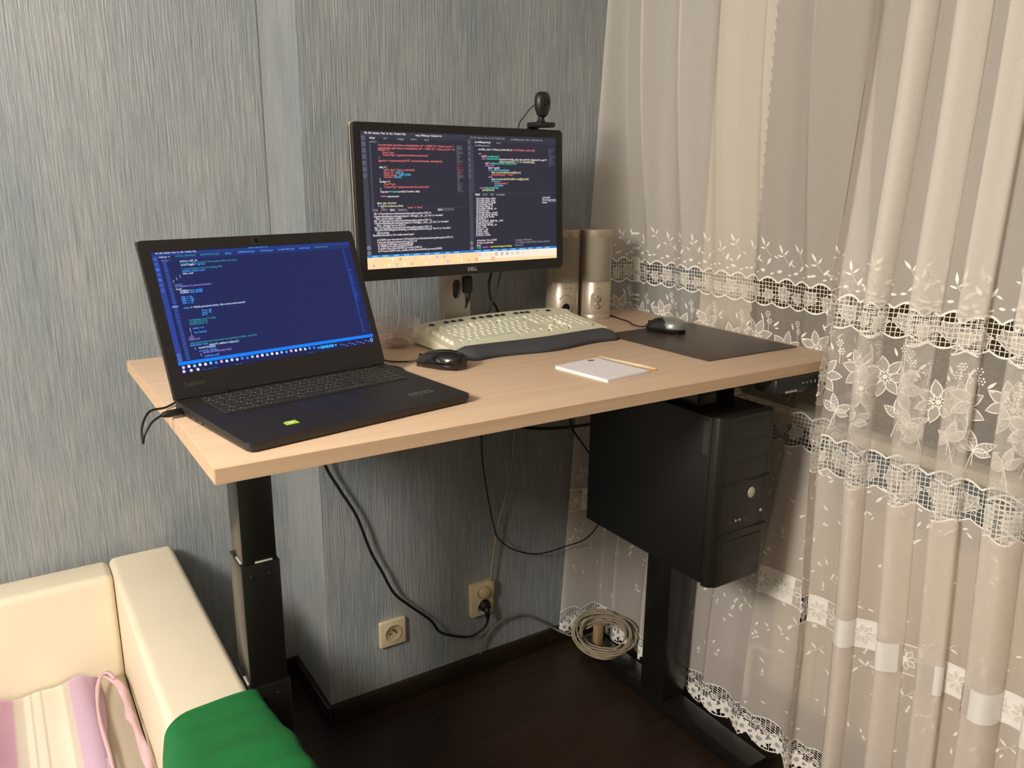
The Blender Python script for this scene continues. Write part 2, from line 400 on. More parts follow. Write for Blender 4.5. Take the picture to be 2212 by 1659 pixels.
class Sew:
    """2-D stitches in (u, z) laid on the curtain surface"""
    def __init__(s): s.V = []; s.O = []; s.F = []; s.n = 0; s.I = []
    def add(s, uv, F, off, mi=0):
        uv = np.array(uv, float); s.V.append(uv); s.O.append(np.full(len(uv), off)); s.F += [tuple(i+s.n for i in f) for f in F]; s.I += [mi]*len(F); s.n += len(uv)
    def stroke(s, pts, wd, off=.0014, mi=0, step=.006):
        P = []
        pts = [np.array(q, float) for q in pts]
        for a, b in zip(pts[:-1], pts[1:]):
            k = max(1, int(np.linalg.norm(b-a)/step))
            for i in range(k): P.append(a+(b-a)*i/k)
        P.append(pts[-1]); uv = []; F = []
        for i, q in enumerate(P):
            t = P[min(i+1, len(P)-1)]-P[max(i-1, 0)]; t = t/(np.linalg.norm(t)+1e-9); nn = np.array([-t[1], t[0]])
            uv += [q+nn*wd/2, q-nn*wd/2]
        for i in range(len(P)-1): F.append((2*i, 2*i+1, 2*i+3, 2*i+2))
        s.add(uv, F, off, mi)
    def fill(s, pts, off=.001, mi=0):
        pts = np.array(pts, float); c = pts.mean(0); k = len(pts)
        uv = np.concatenate([[c], c+(pts-c)*.5, pts]); F = []
        for i in range(k):
            j = (i+1) % k; F += [(0, 1+i, 1+j), (1+i, 1+k+i, 1+k+j, 1+j)]
        s.add(uv, F, off, mi)
    def leaf(s, u, z, ln, ang, wd, off=.0012, mi=0, outline=False, vein=False):
        d = np.array([math.cos(ang), math.sin(ang)]); nn = np.array([-d[1], d[0]]); o = np.array([u, z]); P = []
        for k in range(7): t = k/6; P.append(o+d*ln*t+nn*wd/2*math.sin(PI*t**.8))
        for k in range(1, 6): t = 1-k/6; P.append(o+d*ln*t-nn*wd/2*math.sin(PI*t**.8))
        s.fill(P, off, mi)
        if outline: s.stroke(P+[P[0]], .0023, off+.0008, 0)
        if vein:
            for k in range(1, 5):
                t = k/5.5; h = wd*.42*math.sin(PI*t**.8)
                s.stroke([o+d*ln*t, o+d*(ln*t+.004)+nn*h], .0010, off+.0008, 0); s.stroke([o+d*ln*t, o+d*(ln*t+.004)-nn*h], .0010, off+.0008, 0)
    def dot(s, u, z, r, off=.0014, mi=0):
        s.fill([(u+r*math.cos(2*PI*k/7), z+r*math.sin(2*PI*k/7)) for k in range(7)], off, mi)
    def build(s, name, mats, kind=None):
        if not s.V: return
        uv = np.concatenate(s.V); o = mesh(name, SU(uv[:, 0], uv[:, 1], np.concatenate(s.O)), s.F, mats, cur, True, False, midx=s.I)
        if kind: o['kind'] = kind
        return o
ST = [M_thread, M_fill]
def ivy(s, u, z, r, ang):
    base = [(0, -.55), (-.3, -.62), (-.85, -.50), (-.70, -.12), (-1.0, .30), (-.60, .40), (-.30, .62), (0, 1.1), (.30, .62), (.60, .40), (1.0, .30), (.70, -.12), (.85, -.50), (.3, -.62)]
    ca, sa = math.cos(ang), math.sin(ang); tr = lambda q: (u+r*(q[0]*ca-q[1]*sa), z+r*(q[0]*sa+q[1]*ca))
    P = [tr(q) for q in base]
    s.fill(P, .0012, 1); s.stroke(P+[P[0]], .0014, .002, 0, .004)
    for q in ((0, .95), (-.8, .25), (.8, .25), (-.65, -.42), (.65, -.42)): s.stroke([tr((0, -.3)), tr(q)], .0010, .002, 0)
    s.stroke([tr((0, -.55)), tr((.12, -1.0))], .0014, .002, 0)
UV = np.arange(0, UMAX, .0095)
def lace_band(name, T_, B_, per, r):
    s = Sew()
    for u in UV: s.stroke([(u, float(T_(u))), (u, float(B_(u)))], .0013, .0004, 0, .02)
    mid = (float(T_(0))+float(B_(0)))/2
    for k in range(-6, 7):
        z = mid+k*.0098; seg = []
        for u in UV:
            if float(B_(u)) < z < float(T_(u)): seg.append((u, z))
            else:
                if len(seg) > 1: s.stroke(seg, .0013, .0006)
                seg = []
        if len(seg) > 1: s.stroke(seg, .0013, .0006)
    s.build(name+'_net', ST)
    s = Sew(); uu = np.arange(0, UMAX, .005)
    s.stroke([(u, float(T_(u))) for u in uu], .0042, .0022); s.stroke([(u, float(B_(u))) for u in uu], .0036, .0022)
    s.build(name+'_cord', ST)
    u = .02; k = 0
    while u < UMAX-.02:
        s = Sew(); ivy(s, u, mid+(.003 if k % 2 else -.002), r*(1 if k % 2 else .8), (-.7, .5, -1.3)[k % 3]); s.build('lace_leaf', ST); u += per*.82; k += 1
lace_band('upper_lace', B1T, B1B, PER, .022)
lace_band('lower_lace', B2T, B2B, PER*1.2, .026)
# sprigs above the upper band
r_ = random.Random(4)
u = .015; k = 0
while u < UMAX-.03:
    s = Sew()
    z0 = 1.335+(.012 if k % 2 else 0)+r_.uniform(-.010, .010); ja = r_.uniform(-.35, .35); ju = r_.uniform(-.008, .008); u += ju
    s.leaf(u, z0, .024, 2.0+ja, .0062); s.leaf(u+.004, z0-.004, .018, .9+ja, .005)
    if k % 3: s.leaf(u+.002, z0-.008, .016, PI-.1+ja, .0045)
    s.stroke([(u, z0), (u+.012, z0-.02), (u+.02, z0-.026)], .0009); s.leaf(u+.018, z0-.03, .022, (-2.1 if k % 2 else .9)-ja, .007)
    s.leaf(u+.026, z0-.024, .015, -.5, .004)
    s.build('embroidered_sprig', ST)
    s = Sew(); s.leaf(u-.012, 1.292, .013, .1, .006); s.leaf(u+.016, 1.284, .012, .2, .005); s.leaf(u+.034, 1.291, .013, -.1, .006)
    s.build('embroidered_seed', ST)
    u += PER-ju; k += 1
# flowers of the organza zone
def flower(u, z, r, rot):
    s = Sew()
    for k in range(7):
        s.leaf(u+.18*r*math.cos(rot+k*2*PI/7), z+.18*r*math.sin(rot+k*2*PI/7), r*.85, rot+k*2*PI/7, r*.46, .0012, 1, True)
    for k in range(9):
        a = rot+k*2*PI/9+.2; s.stroke([(u+.05*r*math.cos(a), z+.05*r*math.sin(a)), (u+.42*r*math.cos(a), z+.42*r*math.sin(a))], .0016, .0024)
    s.dot(u, z, r*.12); s.build('embroidered_flower', ST)
def leaf_trio(u, z, r):
    s = Sew()
    for a, q in ((.5, 1.15), (PI-.6, 1), (PI/2+.25, 1.05), (-.1, .8)): s.leaf(u, z, r*q, a, r*.45, .0012, 1, True, True)
    s.stroke([(u, z), (u-.006, z-.02), (u-.012, z-.045)], .002, .002); s.stroke([(u, z), (u-.001, z-.03)], .0016, .002)
    s.build('embroidered_leaf_trio', ST)
def buds(u, z):
    s = Sew()
    for cx, cz in ((u, z), (u+.006, z-.018)):
        for k in range(6): s.dot(cx+.0062*math.cos(k*PI/3), cz+.0062*math.sin(k*PI/3), .0021)
        s.dot(cx, cz, .002)
    s.stroke([(u, z-.006), (u+.004, z-.03), (u+.004, z-.045)], .0013)
    s.leaf(u-.012, z-.018, .020, 2.0, .005); s.leaf(u+.018, z-.03, .022, .8, .006); s.leaf(u+.022, z-.034, .012, .1, .004)
    s.build('embroidered_bud_cluster', ST)
u = .03; k = 0
while u < UMAX-.05:
    flower(u, 1.105+(.014 if k % 2 else -.010), .044+.004*(k % 3), .3*k)
    buds(u+.030, 1.176+(.006 if k % 2 else -.006))
    leaf_trio(u+.040, 1.028+(.008 if k % 2 else -.012), .040)
    u += .092; k += 1
# small seeds strewn over the lower half
s = Sew()
for _ in range(900):
    u = r_.uniform(.01, UMAX-.02); q = r_.random()
    if q < .38: z = .86-.20*r_.random()**1.6
    elif q < .62: z = .56+.10*r_.random()**1.5
    elif q < .86: z = .465-.13*r_.random()**1.3
    else: z = r_.uniform(.14, .30)
    a = r_.choice((.6, 1.2, 1.8, 2.4, -.2))+r_.uniform(-.2, .2); s.leaf(u, z, r_.uniform(.011, .018), a, .0048, .0014)
    if r_.random() < .5: s.leaf(u+.004, z-.004, .011, a+1.5, .0035, .0014)
s.build('seed_embroidery', ST, 'stuff')
for zt in (.87, .60, .43):
    u = .03
    while u < UMAX-.04:
        s = Sew(); zz = zt-.02+r_.uniform(-.02, .02)
        s.stroke([(u, zz), (u+.02, zz+.014), (u+.03, zz+.026)], .001); s.leaf(u+.012, zz+.010, .02, 2.4, .006); s.leaf(u+.02, zz+.012, .018, -.3, .005); s.leaf(u, zz, .02, -2.2, .0065)
        s.build('embroidered_twig', ST); u += .13+r_.uniform(-.02, .03)
# satin band with applique flowers
M_satin_dull = sheer('satin_sheer', (240, 230, 218), .75)
us2 = np.arange(0, UMAX-.04, .05)
for k, u0 in enumerate(us2):
    nu = 8; V = []; F = []
    for r in range(3):
        z = .545-.070*r/2
        V.append(SU(np.linspace(u0, u0+.05, nu), np.full(nu, z)))
    for r in range(2):
        for i in range(nu-1): a = r*nu+i; F.append((a, a+1, a+nu+1, a+nu))
    mesh('satin_square', np.concatenate(V), F, M_satin if k % 3 else M_satin_dull, cur, True, True)
    s = Sew(); cu, cz = u0+.026, .510
    for q in range(8):
        a = q*PI/4+.2; s.leaf(cu+.005*math.cos(a), cz+.005*math.sin(a), .021, a, .012, .002, 1, True)
    s.dot(cu, cz, .006, .003); s.build('satin_flower', ST)
s = Sew(); uu = np.arange(0, UMAX, .008)
for z in (.5455, .4745): s.stroke([(u, z) for u in uu], .0028, .002)
s.build('satin_border', ST)
# scalloped lace hem
s = Sew()
for k in range(12):
    z = .132-k*.0058; seg = []
    for u in np.arange(0, UMAX, .006):
        zz = z+.002*math.sin(u*160+k)
        if float(HB(u)) < zz < float(HT(u)): seg.append((u, zz))
        else:
            if len(seg) > 1: s.stroke(seg, .0015, .0006)
            seg = []
    if len(seg) > 1: s.stroke(seg, .0015, .0006)
for u in np.arange(0, UMAX, .011): s.stroke([(u, float(HT(u))), (u+.002, float(HB(u)))], .0013, .0005, 0, .03)
s.build('hem_net', ST)
s = Sew(); s.stroke([(u, float(HT(u))) for u in np.arange(0, UMAX, .006)], .003, .002); s.stroke([(u, float(HB(u))) for u in np.arange(0, UMAX, .006)], .0035, .002); s.build('hem_cord', ST)
u = .02; k = 0
while u < UMAX-.02:
    s = Sew(); cz = float(HB(u))+.022; r = .024
    for q in range(8):
        a = q*PI/4+.1; s.leaf(u+.005*math.cos(a), cz+.005*math.sin(a), r*.9, a, r*.5, .0016, 0)
    s.dot(u, cz, .007, .003, 1)
    s.leaf(u+.02, cz+.026, .022, 2.6, .011, .0014, 1, True); s.leaf(u+.024, cz+.026, .022, .5, .011, .0014, 1, True)
    s.build('hem_flower', ST); u += .0425; k += 1

# ------------------------------------------------------------------ standing desk
TZ = 1.1233
M_wood = wood('beech_laminate', (223, 195, 167), (210, 179, 149), (2.2, 60, 60), .42, (.25, .75), 1.0)
M_edge = wood('beech_edge_band', (210, 180, 150), (196, 163, 130), (2.2, 40, 90), .45, (.25, .75), 1.0)
M_black = mat('black_powder_coat', (22, 20, 18), .26, bump=.05, bscale=900)
M_dark = mat('black_plastic', (26, 25, 25), .45)
desk = thing('standing_desk', 'raised standing desk with pale beech top and black metal telescopic legs', 'desk', (.70, .38, 0))
L, D, TH = 1.402, .763, .025
top = box('tabletop', 0, L, 0, D, TZ-TH, TZ, M_wood, desk, bev=.0015, seg=2, world=True)
box('edge_band', .0005, L-.0005, -.0006, .0006, TZ-TH+.001, TZ-.001, M_edge, top)
box('edge_band', -.0006, .0006, .0005, D-.0005, TZ-TH+.001, TZ-.001, M_edge, top)
M_pad = mat('white_glide_pad', (176, 172, 164), .5)
def leg(x0):
    cx = x0+.034; y0, y1 = .345, .432; cy = (y0+y1)/2
    box('upper_tube', cx-.033, cx+.033, y0+.004, y1-.004, .74, 1.075, M_black, desk, bev=.003, world=True)
    mt = box('middle_tube', cx-.0375, cx+.0375, y0, y1, .48, .79, M_black, desk, bev=.003, world=True)
    lt = box('lower_tube', cx-.042, cx+.042, y0-.004, y1+.004, .055, .525, M_black, desk, bev=.003, world=True)
    for z, w, p in ((.7905, .035, mt), (.5255, .039, lt)):
        box('glide_pad', cx-.010, cx+.024, y0+.001, y0+.005, z, z+.003, M_pad, p, bev=.001)
        box('glide_pad', cx-w-.001, cx-w+.003, y0+.012, y0+.045, z, z+.004, M_pad, p, bev=.001)
    for z, p in ((.765, mt), (.50, lt)):
        for dx in (-.018, .016):
            lathe('screw', [(0, .003), (.0035, .0025), (.004, 0)], M_dark, p, T3(cx+dx, y0-(.0 if p is mt else .004), z) @ RX(PI/2), 12)
    box('foot', cx-.034, cx+.034, .03, .735, .012, .058, M_black, desk, bev=.004, world=True)
    for yy in (.06, .70): lathe('levelling_pad', [(0, .013), (.02, .013), (.022, .004), (.022, 0), (0, 0)], M_dark, desk, T3(cx, yy, 0), 20, world=True)
    box('mounting_bracket', cx-.035, cx+.035, .09, .69, 1.072, TZ-TH-.0002, M_black, desk, bev=.002, world=True)
leg(.108); leg(1.246)
for yy in (.355, .402): box('cross_rail', .17, 1.25, yy, yy+.028, 1.066, 1.090, M_black, desk, bev=.002, world=True)
# handset under the front edge
cp = prism('control_panel', rrect(1.160, 1.338, -.010, .052, .008), 1.066, TZ-TH-.0004, M_dark, desk, bev=.003, world=True)
box('handset_lip', 1.190, 1.225, -.0125, -.009, 1.067, 1.071, mat('worn_grey', (170, 164, 152), .4), cp)

# ------------------------------------------------------------------ lettering
FONTJOBS = []
def text_mesh(lines):
    """lines: (string, size, width or None) -> list of (verts2d, faces, width)"""
    objs = []
    for s_, size, wd in lines:
        c = bpy.data.curves.new('t', 'FONT'); c.body = s_; c.size = size; c.resolution_u = 1; c.fill_mode = 'FRONT'; c.offset = size*.022
        o = bpy.data.objects.new('t', c); COL.objects.link(o); objs.append(o)
    bpy.context.view_layer.update(); dg = bpy.context.evaluated_depsgraph_get(); out = []
    for o, (s_, size, wd) in zip(objs, lines):
        me = o.evaluated_get(dg).to_mesh(); V = [tuple(v.co) for v in me.vertices]; F = [tuple(p.vertices) for p in me.polygons]
        o.evaluated_get(dg).to_mesh_clear()
        if V:
            xs = [v[0] for v in V]; a, b = min(xs), max(xs); k = (wd/(b-a)) if wd and b > a else 1
            V = [((v[0]-a)*k, v[1]) for v in V]
        out.append((V, F))
    for o in objs:
        c = o.data; bpy.data.objects.remove(o); bpy.data.curves.remove(c)
    return out
def lettering(name, s_, size, m, parent, M, width=None, world=False, center=True):
    V, F = text_mesh([(s_, size, width)])[0]
    if center:
        xs = [v[0] for v in V]; ys = [v[1] for v in V]; cx, cy = (min(xs)+max(xs))/2, (min(ys)+max(ys))/2
    else: cx = cy = 0
    return mesh(name, [(x-cx, y-cy, 0) for x, y in V], F, m, parent, world, M=M)
FACE = RX(PI/2)      # glyph plane -> facing -Y
M_mark = emis('handset_mark', (200, 188, 170), .8)  # button marks given a slight glow so they read brighter
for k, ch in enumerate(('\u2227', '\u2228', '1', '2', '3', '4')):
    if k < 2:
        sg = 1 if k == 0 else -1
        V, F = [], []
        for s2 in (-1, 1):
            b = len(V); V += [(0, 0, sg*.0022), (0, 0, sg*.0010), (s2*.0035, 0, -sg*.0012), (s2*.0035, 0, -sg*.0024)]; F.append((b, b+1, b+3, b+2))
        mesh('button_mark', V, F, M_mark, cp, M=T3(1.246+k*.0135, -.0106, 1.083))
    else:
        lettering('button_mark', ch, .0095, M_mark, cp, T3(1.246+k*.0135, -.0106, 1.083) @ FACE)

# ------------------------------------------------------------------ computer tower slung under the desk
M_case = mat('black_case_steel', (18, 17, 16), .5, bump=.1, bscale=700)
M_front = mat('charcoal_front', (30, 29, 25), .38)
M_gloss = mat('glossy_black', (12, 12, 12), .15)
pc = thing('computer_tower', 'black computer tower slung under the right end of the desk', 'computer', (1.12, .25, .632))
x0, x1, y0, y1, z0, z1 = 1.030, 1.208, .045, .46, .632, 1.022
box('case', x0, x1, y0, y1, z0, z1, M_case, pc, bev=.003, world=True)
fp = prism('front_panel', [(x0, y0), (x0+.004, y0-.016), (x0+.022, y0-.028), (x1-.018, y0-.028), (x1-.003, y0-.018), (x1, y0)], z0-.006, z1+.002, M_front, pc, bev=.003, world=True)
box('drive_bay', x0+.034, x1-.024, y0-.0292, y0-.02, .972, 1.012, M_front, fp, bev=.0012)
box('drive_bay', x0+.034, x1-.024, y0-.0289, y0-.02, .925, .967, M_front, fp, bev=.0015)
box('bay_cover', x0+.034, x1-.024, y0-.0289, y0-.02, .878, .920, M_front, fp, bev=.0015)
box('panel_seam', x0+.02, x1-.010, y0-.0292, y0-.02, .868, .873, M_gloss, fp)
box('panel_seam', x0+.02, x1-.010, y0-.0292, y0-.02, .752, .755, M_gloss, fp)
box('lower_grille', x0+.034, x1-.024, y0-.0300, y0-.02, .655, .735, M_front, fp, bev=.002)
lathe('power_button', [(0, .0035), (.008, .003), (.0105, .0015), (.0115, 0)], mat('silver_button', (205, 200, 188), .3, .6), fp, T3(1.142, y0-.028, .838) @ RX(PI/2), 24, sx=1.0, sy=1.15)
lathe('reset_button', [(0, .0025), (.0030, .002), (.0042, 0)], mat('silver_button', (205, 200, 188), .3, .6), fp, T3(1.178, y0-.0285, .788) @ RX(PI/2), 16)
for k, xx in enumerate((1.098, 1.110)):
    lathe('audio_jack', [(0, .001), (.002, .001), (.0022, .0022), (.0032, .002), (.0034, 0)], mat('jack_ring', (160, 128, 118), .4), fp, T3(xx, y0-.0285, .780) @ RX(PI/2), 14)
for xx in (1.076, 1.122): box('usb_port', xx, xx+.010, y0-.0288, y0-.025, .777, .782, mat('port_metal', (96, 92, 84), .4, .8), fp)
box('case_handle_strip', x0-.001, x0+.001, y0+.004, y0+.022, .935, 1.010, mat('worn_case_edge', (52, 52, 44), .5), pc, world=True)
for yy in (.12, .36):
    boxes('tower_bracket', [(x0+.03, x1-.03, yy, yy+.05, z1+.0005, z1+.004), (x0+.03, x0+.034, yy, yy+.05, z1+.004, TZ-TH-.0002), (x1-.034, x1-.03, yy, yy+.05, z1+.004, TZ-TH-.0002), (x0+.01, x1-.01, yy, yy+.05, TZ-TH-.004, TZ-TH-.0002)], M_black, desk, world=True)

# ------------------------------------------------------------------ monitor
M_bez = mat('matte_bezel', (27, 25, 24), .42)
M_silver = mat('silver_plastic', (158, 150, 140), .38, .35)
mon = thing('monitor', 'black widescreen monitor on silver stand showing two windows of code', 'monitor', (.748, .655, TZ), .022)
MW, MH = .567, .342
HM = T3(0, -.064, .160) @ RX(-.05)          # head frame: x right, z up from bottom edge, front face at y=0
def ring(name, w, h, l, r, b, t, d, m, parent, M, bev=.003, rad=.010):
    bm = bmesh.new()
    o_ = rrect(-w/2, w/2, 0, h, rad, 4); n = len(o_)
    i_ = [(max(-w/2+l, min(w/2-r, x)), max(b, min(h-t, z))) for x, z in o_]
    rings = [[(x, d, z) for x, z in o_], [(x, bev, z) for x, z in o_], [(x*(1-bev*1.2/w), 0, h/2+(z-h/2)*(1-bev*1.2/h)) for x, z in o_], [(x, 0, z) for x, z in i_], [(x, .0025, z) for x, z in i_]]
    vs = [[bm.verts.new(q) for q in rg] for rg in rings]
    for a, c in zip(vs[:-1], vs[1:]):
        for k in range(n):
            try: bm.faces.new((a[k], a[(k+1) % n], c[(k+1) % n], c[k]))
            except Exception: pass
    bm.faces.new(vs[0])
    bmesh.ops.remove_doubles(bm, verts=bm.verts, dist=1e-6)
    o = bm_finish(name, bm, m, parent, False, False, M); return autosmooth(o, 30)
ring('bezel', MW, MH, .0195, .0195, .026, .019, .022, M_bez, mon, HM)
box('back_cover', -MW/2+.03, MW/2-.03, .022, .048, .03, MH-.03, M_bez, mon, bev=.012, M=HM)
box('silver_rim', -MW/2-.001, MW/2+.001, .010, .018, -.001, MH+.001, mat('rim_silver', (190, 176, 156), .3, .5), mon, bev=.004, M=HM)
lettering('logo', 'DELL', .012, mat('logo_silver', (200, 194, 184), .3, .4), mon, HM @ T3(.008, -.0006, .0125) @ FACE, .026)
SW, SH = .528, .297
# stand
col = [(-.040, .0), (.040, .0), (.036, .26), (-.036, .26)]
bm = bmesh.new()
# silver column with a cable slot
def slot_plate(bm, w, h, d, sx, z0, z1, r):
    hole = rrect(sx-r, sx+r, z0, z1, r, 6); outer = []
    n = len(hole)
    for x, z in hole:
        dx, dz = x-sx, z-(z0+z1)/2; k = max(abs(dx)/(w/2), abs(dz)/max(h-(z0+z1)/2, (z0+z1)/2), 1e-6)
        outer.append((max(-w/2, min(w/2, sx+dx/k*1.0)), max(0, min(h, (z0+z1)/2+dz/k))))
    # snap corners
    for cx, cz in ((-w/2, 0), (w/2, 0), (w/2, h), (-w/2, h)):
        i = min(range(n), key=lambda q: (outer[q][0]-cx)**2+(outer[q][1]-cz)**2); outer[i] = (cx, cz)
    A = [[bm.verts.new((x, y, z)) for x, z in P] for P, y in ((outer, 0), (hole, 0), (hole, d), (outer, d))]
    for q in range(4):
        a, c = A[q], A[(q+1) % 4]
        for k in range(n): bm.faces.new((a[k], a[(k+1) % n], c[(k+1) % n], c[k]))
slot_plate(bm, .078, .245, .022, -.004, .082, .130, .0115)
autosmooth(bm_finish('stand_column', bm, M_silver, mon, False, False, T3(.012, .012, .008)), 30)
box('stand_inner', -.024, .048, .026, .032, .03, .20, mat('slot_dark', (60, 56, 52), .6), mon)
prism('stand_base', rrect(-.115, .125, .004, .094, .02), 0, .010, M_silver, mon, bev=.003)
box('hinge_block', -.045, .045, -.022, .016, .20, .30, M_bez, mon, bev=.006)
# screen contents ---------------------------------------------------
PAL = {'w': (236, 226, 232), 'g': (150, 148, 158), 'r': (232, 120, 112), 'c': (86, 196, 232), 't': (78, 214, 186), 'p': (226, 120, 196), 'y': (232, 224, 176), 'b': (96, 150, 236), 'n': (60, 210, 120), 'm': (214, 90, 200), 'Y': (226, 216, 80)}
LPAL = {'w': (196, 214, 250), 'g': (110, 140, 200), 'c': (70, 160, 250), 't': (52, 150, 160), 'm': (150, 130, 220), 'p': (255, 120, 190)}
def screen_content(parent, M, W, H, lines, pal, prefix, size, rects, dots):
    """everything drawn on the glass, joined into one flat part per screen"""
    V = []; F = []; I = []; mats = []; key = {}
    def mi(rgb, s=1.0):
        k = (rgb, s)
        if k not in key: key[k] = len(mats); mats.append(emis('%s_%d_%d_%d' % ((prefix,)+tuple(rgb)), rgb, s))
        return key[k]
    def P(s_, t, d=0): return (-W/2+s_*W, -d, H-t*H)
    for a, t0, b, t1, rgb, d in rects:
        i = len(V); V += [P(a, t0, d), P(b, t0, d), P(b, t1, d), P(a, t1, d)]; F.append((i, i+3, i+2, i+1)); I.append(mi(rgb))
    for s0, t0, r, rgb, rin in dots:
        n = 10; i = len(V); c = P(s0, t0, .0004)
        for k in range(n): a = 2*PI*k/n; V.append((c[0]+r*math.cos(a), c[1], c[2]+r*math.sin(a)))
        if rin:
            for k in range(n): a = 2*PI*k/n; V.append((c[0]+r*rin*math.cos(a), c[1], c[2]+r*rin*math.sin(a)))
            for k in range(n): k2 = (k+1) % n; F.append((i+k, i+k2, i+n+k2, i+n+k)); I.append(mi(rgb))
        else: F.append(tuple(range(i, i+n))); I.append(mi(rgb))
    tm = text_mesh([(q[2], size, max(.004, q[4]*W) if len(q[2]) > 3 else None) for q in lines])
    for q, (tv, tf) in zip(lines, tm):
        c = P(q[0], q[1], .0005); i = len(V); m_ = mi(pal[q[3]])
        V += [(c[0]+x, c[1], c[2]+y-size*.33) for x, y in tv]; F += [tuple(i+k for k in f) for f in tf]; I += [m_]*len(tf)
    return mesh('screen_picture', V, F, mats, parent, M=M, midx=I)
